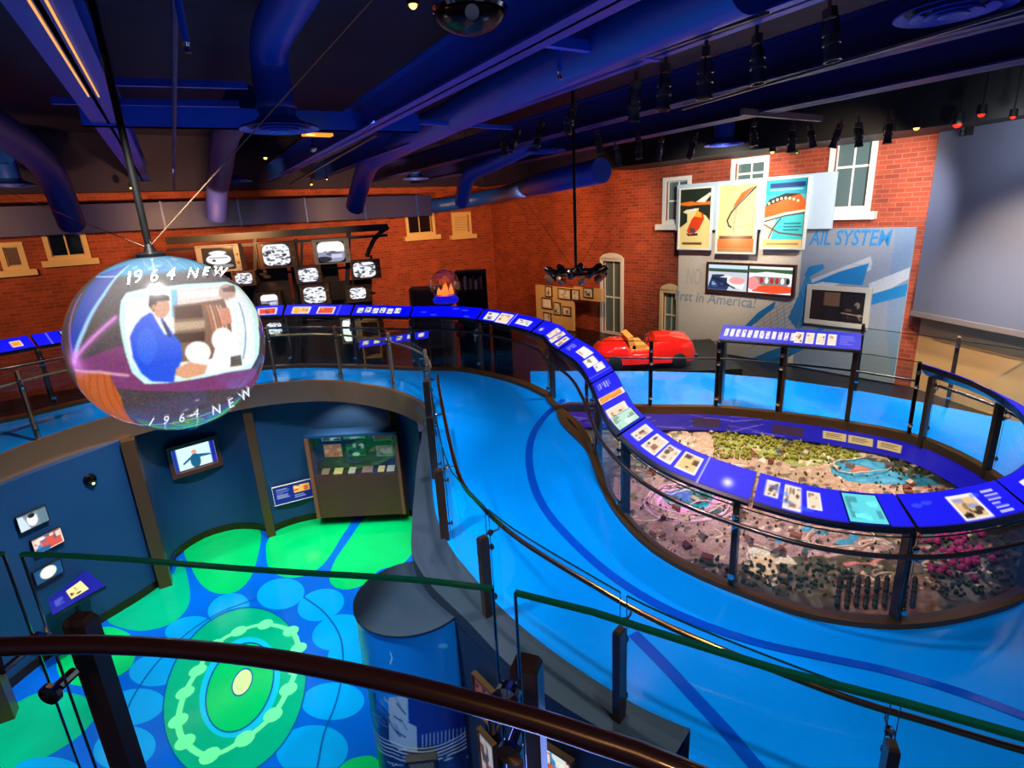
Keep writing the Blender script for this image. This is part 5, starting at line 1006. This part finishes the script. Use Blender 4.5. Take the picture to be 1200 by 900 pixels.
# wall showcase
pl=localplane(base,369,553,466,553,.12); R=pl.rect((369,506),(467,505),(467,548),(370,551)); zb_=pl.hit(420,597)[1]
t=thing('wall_showcase','brown wall showcase with photographs and small exhibits, in the lower gallery','showcase',pl.pt((R[0]+R[2])/2,zb_))
brn=mat('showcase_brown',(.26,.15,.12),.45,noise=.1); mb=MB(); pl.slab(mb,R[0],R[1],R[2],R[3],-.02,0); mb.build('back_panel',brn,t)
mb=MB(); pl.slab(mb,R[0]-.07,zb_,R[0],R[3],-.1,.28); mb.build('side_panel',mat('tan_side',(.45,.27,.18),.5),t); mb=MB(); pl.slab(mb,R[2],zb_,R[2]+.06,R[3],-.1,.28); mb.build('side_panel',mat('tan_side'),t)
mb=MB(); pl.slab(mb,R[0],zb_,R[2],R[1]-.02,-.1,.26); mb.build('front_panel',mat('showcase_front',(.26,.13,.09),.5,noise=.1),t); mb=MB(); pl.slab(mb,R[0]-.07,R[3],R[2]+.06,R[3]+.05,-.1,.26); mb.build('top_panel',teal,t)
mb=MB(); pl.slab(mb,R[0],R[1],R[2],R[3],.255,.262); mb.build('glass_front',glassm,t)
for i,(b,pal,lb) in enumerate((((377,506,399,516),bw,'black and white group photo, top left in the wall showcase'),((402,505,428,514),[(.2,.7,.35),(.5,.25,.2),(.85,.85,.8)],'green and red stage photo, top middle in the wall showcase'),((380,520,401,535),[(.85,.45,.3),(.95,.7,.5),(.7,.3,.2)],'orange drawing in the wall showcase'),((407,519,428,534),[(.1,.3,.2),(.85,.85,.8),(.1,.1,.1)],'dark green photo under the stage photo'),((438,505,467,515),[(.35,.2,.16),(.2,.12,.1)],'dim brown photo, top right in the wall showcase'),((441,521,465,534),[(.5,.4,.4),(.3,.18,.15),(.7,.6,.6)],'faded photo at right in the wall showcase'))):
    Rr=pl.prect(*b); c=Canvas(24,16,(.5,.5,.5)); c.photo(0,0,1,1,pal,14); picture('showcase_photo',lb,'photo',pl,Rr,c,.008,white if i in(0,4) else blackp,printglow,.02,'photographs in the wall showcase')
for i,(x,w) in enumerate(((384,.14),(399,.16),(415,.12),(433,.2),(449,.12),(460,.14))):
    s,_=pl.hit(x,548); mb=MB(); q=pl.pt(s,R[1],.13); mb.obox(q+np.array([0,0,.03]),pl.u*w/2,pl.n*.07+np.array([0,0,-.03]),np.cross(pl.u,pl.n*.07+np.array([0,0,-.03]))*.2); o=mb.build('exhibit_card',mat('card_%d'%(i%3),[(.62,.42,.36),(.9,.74,.5),(.8,.72,.66)][i%3],.6)); tag(o,['dark pink card','golden card','small pink card','wide pale card','cream card','last gold card'][i]+' lying on the ledge of the wall showcase','card','cards on the showcase ledge')
# small pictures beyond the ramp wall
for quad,lb,pal in ((((484,507),(497,508),(497,525),(485,523)),'small dark red photo right of the showcase column',[(.5,.2,.15),(.8,.6,.5),(.1,.1,.15)]),(((486,540),(497,542),(497,552),(487,550)),'small white card right of the showcase column',[(.85,.85,.9),(.5,.5,.55)])):
    c=Canvas(14,14,(.5,.4,.4)); c.photo(0,0,1,1,pal,8)
    try: lower('wall_photo',lb,'photo',quad,c,.008,blackp,printglow)
    except Exception as ex: print('skip',ex)
# mural drum
cvm=Canvas(560,220,(.0,.48,.86))
def cylhit(x,y):
    d=ray(x,y);a=d[0]**2+d[1]**2;b=d[0]*CC[0]+d[1]*CC[1];c=CC[0]**2+CC[1]**2-CR*CR;q=max(b*b-a*c,0);t=(b-math.sqrt(q))/a; return d*t
caz=math.atan2(-CC[1],-CC[0])
def cmap(x,y):
    v=cylhit(x,y); return .5+((math.atan2(v[1]-CC[1],v[0]-CC[0])-caz+PI)%(2*PI)-PI)/(2*PI),(v[2]-ZL)/(ctop-ZL)
cvm.map=cmap; q_=lambda pts,c,al=1.: cvm.poly(pts,c,al,True)
vv=(np.arange(220)/219)[:,None]*np.ones((1,560)); cvm.blend(0,0,np.clip((.60-vv)/.06,0,1),(.03,.14,.36)); cvm.blend(0,0,np.clip((vv-.6)/.4,0,1)*.35,(.02,.42,.80))
q_([(478,812),(552,800),(552,862),(480,866)],(.03,.13,.50)); q_([(455,815),(477,812),(478,845),(488,850),(489,880),(456,868)],(.55,.68,.78)); q_([(428,800),(440,810),(445,880),(440,905),(425,900)],(.05,.05,.09))
for k in range(26):
    x=random.uniform(432,470);y=random.uniform(812,870); cvm.line([(x,y),(x+random.uniform(4,12),y+random.uniform(5,14))],2,random.choice([(.3,.45,.65),(.05,.1,.25),(.6,.7,.8)]),.8,True)
for k in range(5): cvm.line([(436,848+k*5),(460,868+k*4.4),(495,876+k*4),(530,866+k*4),(552,850+k*5)],1.6,random.choice([(.7,.82,.85),(.5,.68,.75),(.85,.9,.9)]),.9,True)
for k in range(70):
    x=random.uniform(436,550);y=random.uniform(876,915); cvm.line([(x,y),(x+random.uniform(-10,10),y+random.uniform(-3,3))],2.,random.choice([(.5,.65,.75),(.02,.08,.2),(.1,.3,.5),(.75,.85,.85),(.03,.1,.25)]),.8,True)
for k in range(12): x=495+k*4.5; cvm.line([(x,860-k*.8),(x,874-k*1.1)],2,(.65,.78,.85),.7,True)
cvm.line([(457,775),(459,768),(457,762)],2,(.7,.9,1),.7,True); cvm.ell(519,754,6,3,(.35,.7,.95),.7,True)
dm=thing('mural_drum','round bright blue drum wall with a blue and white mural and small screen','drum',(CC[0],CC[1],ZL))
painted('wrapped_mural',cvm,lambda U,V:np.stack([CC[0]+CR*np.cos((U-.5)*2*PI+caz),CC[1]+CR*np.sin((U-.5)*2*PI+caz),ZL+(ctop-.03-ZL)*V],1),vcmat('gloss_print',rough=.3,em=.12,coat=.2),dm)
a=cylhit(478,890);b=cylhit(512,890); pld=Plane(a[:2],b[:2]); pld=Plane(a[:2]+pld.n[:2]*.06,b[:2]+pld.n[:2]*.06); z_=pld.hit(495,891)[1]
frame_mb(pld,(0.02,z_-.3,pld.len-.02,z_),.03,-.05,.03).build('screen_frame',blackp,dm); mb=MB(); pld.slab(mb,.02,z_-.3,pld.len-.02,z_,-.04,.01); mb.build('screen',mat('pale_screen',(.62,.64,.58),.3,em=.3),dm)
# display beneath the ledge at bottom centre
def under(quad,label,name,cat,draw,mt=printglow,fw=.015,fm_=bronze,w=30,h=40):
    pl=localplane([(p[0],p[1]) for p in L_in],quad[3][0],quad[3][1],quad[2][0],quad[2][1],.03); R=pl.rect(*quad); c=Canvas(w,h,(.5,.5,.5)); draw(c); picture(name,label,cat,pl,R,c,fw,fm_,mt,.05)
try:
    under(((560,788),(582,812),(582,850),(561,830)),'small brown photo low on the dark wall under the ledge right of the drum','wall_photo','photo',lambda c:c.photo(0,0,1,1,[(.5,.25,.15),(.8,.65,.55),(.12,.08,.07)],12))
    under(((628,868),(672,884),(672,930),(628,920)),'orange and white illuminated display at the bottom edge under the ledge','wall_display','display',lambda c:c.photo(0,0,1,1,[(.85,.35,.15),(.95,.9,.85),(.15,.5,.7),(.35,.12,.06)],60),screenE,.02,w=50)
    under(((568,858),(584,872),(584,935),(568,925)),'narrow pale figure picture at the bottom edge behind the chrome bracket','wall_photo','photo',lambda c:c.photo(0,0,1,1,[(.8,.75,.7),(.3,.25,.25),(.5,.2,.2)],16))
except Exception as ex: print('under skip',ex)
# ================================================================== MODEL LANDSCAPE IN THE PIT
MH=-.3
mx0,mx1,my0,my1=.95,6.05,4.0,8.6
def mmap(x,y): q=G(x,y,MH); return (q[0]-mx0)/(mx1-mx0),(q[1]-my0)/(my1-my0)
mc=Canvas(540,490,(.30,.22,.18),mmap); m_=lambda pts,c,al=1.: mc.poly(pts,c,al,True)
m_([(760,480),(1200,540),(1200,620),(900,600),(740,520)],(.62,.50,.40)); m_([(720,560),(870,560),(1050,640),(1000,672),(850,660),(740,650),(715,600)],(.58,.45,.45))
m_([(835,508),(930,498),(1010,520),(1000,548),(930,545),(850,530)],(.46,.47,.16)); m_([(1040,525),(1130,550),(1130,575),(1040,552)],(.16,.20,.07)); m_([(870,655),(1000,650),(1090,670),(1090,730),(860,700)],(.22,.19,.08)); m_([(1080,620),(1200,600),(1200,720),(1090,720)],(.14,.10,.10))
m_([(975,680),(1100,672),(1100,725),(985,718)],(.36,.22,.13))
for k in range(1100):
    x=random.uniform(720,1180);y=random.uniform(490,690); s=random.uniform(1.5,5); mc.ell(x,y,s,s*.5,random.choice([(.75,.62,.52),(.25,.16,.12),(.5,.36,.26),(.85,.75,.68),(.30,.30,.14),(.62,.40,.36),(.2,.12,.1)]),.7,True)
for k in range(110):
    x=random.uniform(730,1160);y=random.uniform(495,680); a=random.uniform(0,6.3); mc.line([(x+14*math.cos(a+t)*(1+.2*t),y+6*math.sin(a+t)) for t in np.linspace(0,random.uniform(1.5,4),9)],1.6,random.choice([(.9,.82,.75),(.85,.6,.6),(.7,.55,.45)]),.8,True)
m_([(982,540),(1010,537),(1040,545),(1044,553),(1080,558),(1105,570),(1040,568),(1000,566),(975,556),(973,547)],(.10,.48,.60)); mc.ell(1008,551,12,4,(.6,.35,.25),1,True)
mc.ell(805,585,38,15,(.78,.50,.72),1,True); mc.ell(806,583,30,11,(.15,.42,.45),1,True); mc.ell(796,582,16,7,(.25,.35,.75),.8,True); mc.ell(820,592,11,4,(.05,.55,.62),1,True); mc.ell(838,602,11,4,(.10,.40,.45),1,True)
for rx,ry in ((60,24),(52,20),(44,16)): mc.line([(805+rx*math.cos(t)+10,590+ry*math.sin(t)) for t in np.linspace(0,6.28,40)],1.8,(.9,.7,.88),.9,True)  # pink light on the loops painted into the ground colour
for x,y,rx,ry in ((946,620,7,3),(963,626,9,3),(913,632,4,5),(990,636,11,3),(1000,630,6,4),(938,634,5,2),(905,575,4,2)): mc.ell(x,y,rx,ry,(.12,.50,.66),1,True)
m_([(875,640),(920,648),(935,660),(905,662),(880,655)],(.78,.74,.66)); m_([(882,652),(905,652),(912,672),(890,676),(878,668)],(.78,.66,.52)); mc.line([(880,640),(900,646),(920,652)],2,(.1,.08,.06),1,True); mc.line([(990,662),(1020,660),(1048,650)],4,(.80,.42,.40),.9,True)
for k in range(9): 
    x=985+k*11; mc.line([(x,684),(x-3,716)],3,(.12,.09,.05),.8,True)
mc.noise(.12)
h_=RNG.rand(62,56)
def relief(u,v):
    a=u*54;b=v*60; i=np.clip(a.astype(int),0,54);j=np.clip(b.astype(int),0,60); fa,fb_=a-i,b-j; fa=fa*fa*(3-2*fa);fb_=fb_*fb_*(3-2*fb_)
    return (h_[j,i]*(1-fa)*(1-fb_)+h_[j,i+1]*fa*(1-fb_)+h_[j+1,i]*(1-fa)*fb_+h_[j+1,i+1]*fa*fb_)*.05
def mfn(U,V): X=mx0+(mx1-mx0)*U;Y=my0+(my1-my0)*V; return np.stack([X,Y,zr(X,Y)+MH+relief(U,V)-.02],1)
mt_=thing('park_model','big miniature park landscape with ponds, trees and little buildings filling the oval pit','model',(3.5,6.3,-4.1))
mo=painted('terrain',mc,mfn,printm,mt_)
inp=[tuple(p[:2]) for p in pit]; bm=bmesh.new(); bm.from_mesh(mo.data); off=parent_loc(mt_)
cen=[f.calc_center_median() for f in bm.faces]; ins=inside(inp,np.array([c.x+off[0] for c in cen]),np.array([c.y+off[1] for c in cen])); bmesh.ops.delete(bm,geom=[f for f,i_ in zip(bm.faces,ins) if not i_],context='FACES'); bm.to_mesh(mo.data); bm.free()
ppz=[(p[0],p[1],float(zr(p[0],p[1]))) for p in pit]; mb.sweep(ppz,[(-.01,-.28),(-.03,-.5),(-.2,-.5),(-.22,MH-.03)],closed_prof=False,closed=True); mb.build('pit_skirt',mat('skirt_dark',(.10,.06,.05),.5),mt_,True)
def mp(x,y): q=G(x,y,MH); u=(q[0]-mx0)/(mx1-mx0);v=(q[1]-my0)/(my1-my0); q[2]=float(zr(q[0],q[1]))+MH-.02+float(relief(np.array([u]),np.array([v]))[0]) if 0<=u<1 and 0<=v<1 else q[2]; return q
def inpit(q,mrg=.12): 
    return all(inside(inp,np.array([q[0]+a]),np.array([q[1]+b]))[0] for a,b in ((mrg,0),(-mrg,0),(0,mrg),(0,-mrg)))
# trees (uncountable)
for nm_,regs,col,nn,sz in (('olive_trees',[(835,500,1010,540)],(.50,.48,.13),620,(.015,.034)),('dark_trees',[(1040,525,1135,560),(870,660,1000,690),(1090,630,1190,700),(740,655,860,690)],(.13,.18,.06),520,(.012,.028)),('mixed_trees',[(730,500,1150,700)],(.22,.26,.10),600,(.01,.022))):
    mb=MB()
    for k in range(nn):
        r=random.choice(regs); q=mp(random.uniform(r[0],r[2]),random.uniform(r[1],r[3]))
        if not inpit(q,.1): continue
        s=random.uniform(*sz); mb.lathe(q,[(s*.25,0),(s*.9,s*.5),(s*.75,s*1.2),(0,s*1.9)],6)
    o=mb.build('model_trees',mat(nm_,col,.8,noise=.3,nscale=20),mt_); o['kind']='stuff'
mb=MB()
for i in range(9):
    for j in range(7):
        q=mp(984+i*11-j*.6,682+j*5.2)
        if inpit(q): mb.lathe(q,[(.008,0),(.028,.03),(.024,.06),(0,.09)],6)
o=mb.build('orchard_trees',mat('orchard_green',(.12,.13,.05),.8),mt_); o['kind']='stuff'
mb=MB()
for k in range(90):
    q=mp(random.gauss(1125,22),random.gauss(645,16))
    if inpit(q): s=random.uniform(.02,.045); mb.lathe(q,[(s*.2,0),(s,s*.5),(s*.7,s*1.3),(0,s*2)],6)
o=mb.build('pink_trees',mat('magenta_blossom',(.62,.12,.42),.7),mt_); o['kind']='stuff'
# little buildings
cols=[(.86,.78,.70),(.72,.52,.42),(.60,.30,.24),(.90,.86,.80),(.55,.42,.34),(.80,.58,.56)]
kk=0
while kk<95:
    big_=kk<12
    x,y=(random.uniform(740,1130),random.uniform(500,655)); q=mp(x,y)
    if not inpit(q,.15): continue
    kk+=1; w,d,h=random.uniform(.05,.12),random.uniform(.04,.08),random.uniform(.025,.06); ya=random.uniform(0,3); a,b=np.array([math.cos(ya),math.sin(ya),0]),np.array([-math.sin(ya),math.cos(ya),0]); q=q+np.array([0,0,-.01])
    mb=MB(); c1=mat('model_wall_%d'%(kk%6),cols[kk%6],.7); c2=mat('model_roof_%d'%(kk%4),[(.45,.2,.15),(.30,.28,.28),(.7,.6,.5),(.2,.32,.30)][kk%4],.7)
    mb.use(c1); mb.obox(q+(0,0,h/2),a*w/2,b*d/2,np.array([0,0,h/2])); mb.use(c2)
    v=[q+a*i*w*.55+b*j*d*.6+np.array([0,0,h]) for i in(-1,1) for j in(-1,1)]+[q+a*i*w*.5+np.array([0,0,h+d*.45]) for i in(-1,1)]
    mb.add(v,[(0,2,5,4),(1,4,5,3),(0,4,1),(2,3,5),(0,1,3,2)]); mb.build('miniature_building',None,mt_)
# raised ride tracks
for k,(x,y,rx,ry) in enumerate(((812,592,58,22),(806,588,46,17),(830,598,24,8),(985,634,40,12),(1010,548,34,9))):
    p=[mp(x+rx*math.cos(t),y+ry*math.sin(t))+np.array([0,0,.04+.02*math.sin(3*t+k)]) for t in np.linspace(0,2*PI,40,False)]; MB().tube(p,.008,6,True).build('ride_track',mat('pink_lit_track',(.88,.68,.80),.4) if k<3 else mat('cream_track',(.80,.72,.62),.4),mt_,True)  # first tracks carry the pink light in their own colour
# lit graphic apron round the back of the pit
alp=arclen(ppz+[ppz[0]]); pp2=ppz+[ppz[0]]
a0=nearest(pp2,alp,(.9,7.6)); a1=nearest(pp2,alp,(5.93,6.1)); ap=sub(pp2,alp,a0,a1,.08); PPa=np.array(ap); Dp=np.gradient(PPa[:,:2],axis=0);Dp/=np.linalg.norm(Dp,axis=1)[:,None];Np=np.stack([Dp[:,1],-Dp[:,0]],1); u0p=np.linspace(0,1,len(ap))
def apf(U,V,off=0.):
    g=lambda A:np.interp(U,u0p,A); w=.06+.16*(1-V); return np.stack([g(PPa[:,0])+g(Np[:,0])*w,g(PPa[:,1])+g(Np[:,1])*w,g(PPa[:,2])-.06-(.22)*(1-V)+off],1)
ac=Canvas(700,46,(.07,.05,.80))
uu=(np.arange(700)/699)[None,:]*np.ones((46,1)); ac.blend(0,0,np.clip((.6-uu)/.35,0,1)*.75,(.36,.22,.70))
for k in range(50): x=random.uniform(0,.6); ac.line([(x,random.random()),(x+.06,random.random())],3,random.choice([(.6,.4,.85),(.2,.2,.75),(.75,.6,.9),(.15,.1,.5)]),.6)
def apu(x,y):
    q=G(x,y,-.17); s=nearest(pp2,alp,q); return (s-a0)/(a1-a0)
for x,y in ((972,501),(1007,507),(1047,515)): u=apu(x,y); ac.rect(u-.022,.3,u+.022,.72,(1,.85,.55)); ac.textlines(u-.016,.38,u+.016,.66,3,(.4,.3,.3))
for x,y in ((822,489),(915,494)): u=apu(x,y); ac.rect(u-.03,.2,u+.03,.7,(.30,.14,.25),.9)
t=thing('pit_graphic_apron','sloping violet-blue lit caption band behind the miniature park','panel',ap[len(ap)//2]); painted('graphic_band',ac,apf,vcmat('band_glow',em=.62,rough=.3,basemix=0),t)
#@@END@@
for o in list(SC.objects):
    if o.parent is None: o.location=(o.location[0],o.location[1],o.location[2]+LIFT)
SC.view_settings.view_transform='Standard'; SC.view_settings.look='None'; SC.view_settings.exposure=0; SC.view_settings.gamma=1
w=bpy.data.worlds.new('world'); SC.world=w; w.use_nodes=True; w.node_tree.nodes['Background'].inputs[0].default_value=(.25,.3,.6,1); w.node_tree.nodes['Background'].inputs[1].default_value=.18
def area(px,py,pz,tx,ty,tz,pw,col,size):
    l=bpy.data.lights.new('lamp','AREA'); l.energy=pw; l.color=col; l.size=size; o=bpy.data.objects.new('lamp',l); COL.objects.link(o); o.location=(px,py,pz+LIFT); d=Vector((tx-px,ty-py,tz-pz)); o.rotation_euler=d.to_track_quat('-Z','Y').to_euler()
def spot(px,py,pz,tx,ty,tz,pw,col,ang=60,blend=.6,r=.1):
    l=bpy.data.lights.new('spot_lamp','SPOT'); l.energy=pw; l.color=col; l.spot_size=math.radians(ang); l.spot_blend=blend; l.shadow_soft_size=r; o=bpy.data.objects.new('spot_lamp',l); COL.objects.link(o); o.location=(px,py,pz+LIFT); d=Vector((tx-px,ty-py,tz-pz)); o.rotation_euler=d.to_track_quat('-Z','Y').to_euler()
W_=(1,.95,.9); WM=(1,.50,.20); BL=(.25,.35,1)
# track spotlights on the floors
spot(-3.2,6.,1.2,-4.4,6.8,ZL,2300,W_,70); spot(-2.2,3.5,1.1,-2.9,4.6,ZL,1900,W_,75); spot(-1.5,7,1.2,-3,8.5,ZL,700,W_,60)
spot(.8,4.5,1.1,.6,4.6,-3.5,800,W_,95); spot(1.2,2.2,1.,2.2,3.2,-3.8,500,W_,95); spot(-.5,7.,1.1,-.2,7.6,-3,380,W_,85); spot(3.,9.,1.1,2.8,9.5,-3,1300,W_,75); spot(6.,7.8,.9,5.8,8.4,-3,750,W_,75); spot(6.5,6.5,1.1,7,6.5,-3.3,500,W_,85); spot(-5,9.,1.1,-5,10.3,-2.7,650,W_,85)
# model lights
spot(3.2,6.8,.9,3.4,7.0,-3.6,700,(1,.80,.60),62); spot(2.2,6.,.9,1.9,5.4,-3.8,420,(1,.60,.75),50); spot(4.5,6.,.9,4.8,5.2,-4,300,(1,.6,.6),50)
# mural wall and brick washers
spot(3.6,10.,.7,4.7,12.6,-.3,560,(1,.93,.82),80); spot(5.6,8.,.6,6.3,10.8,-.7,480,(.95,.96,1.),80); spot(4.6,8.2,.1,6.3,10.6,.4,260,(1,.75,.5),70)
spot(5.6,6.9,.4,7.35,8.0,-1.9,900,(1,.74,.45),75,.9); spot(4.9,5.2,.1,7.5,6.9,-.1,400,(.85,.9,1),95,1.); spot(6.2,7.2,.6,7.2,8.6,.7,60,(.9,1,.95),70,1.)
for x,y,tx,ty,tz,p_ in ((-8.4,8.6,-9.6,11.8,.2,300),(-5.5,11.,-6.8,14.6,.2,520),(-2.2,13.2,-3,17,.2,520),(.3,13.,-.2,18.6,-.6,480),(1.8,12.,1.6,16.2,-.8,420),(-9.5,8.2,-11,11.,-1.6,110)): spot(x,y,.2,tx,ty,tz-.1,p_,WM,105)
# added uplights without fixtures, colouring the ceiling blue
for x,y,p_ in ((-3.,5.,26),(1.5,4.,32),(4.5,6.5,18),(-.5,8.5,24),(-6.,8.,26),(0,1.2,18)): 
    spot(x,y,-1.6,x,y+.6,3,p_,(.30,.36,1.),150,.9,.3)
spot(-3.,9.8,.9,-4.6,12.,-.9,300,(1,.8,.6),70); spot(-2.2,7.2,1.,-3.4,9.7,-2.8,600,(1,.82,.65),50); spot(-4.6,6.6,1.,-6.5,7.9,-2.8,450,(1,.85,.7),60); spot(-.8,-.6,1.2,-.3,1.2,-1,90,WM,70); spot(.6,.3,1.5,0,1.1,-1,25,W_,60); spot(-3.1,9.6,-3.15,-3.2,10.1,-4.4,60,(1,.75,.5),110,.6,.05); spot(1.6,9.,.8,2.6,10.6,-2.8,200,(1,.9,.8),40); spot(.2,6.8,1.,1.6,8.3,-.7,120,WM,30)  # added fill spots that brighten sets, steel edge, showcase, car, chandelier
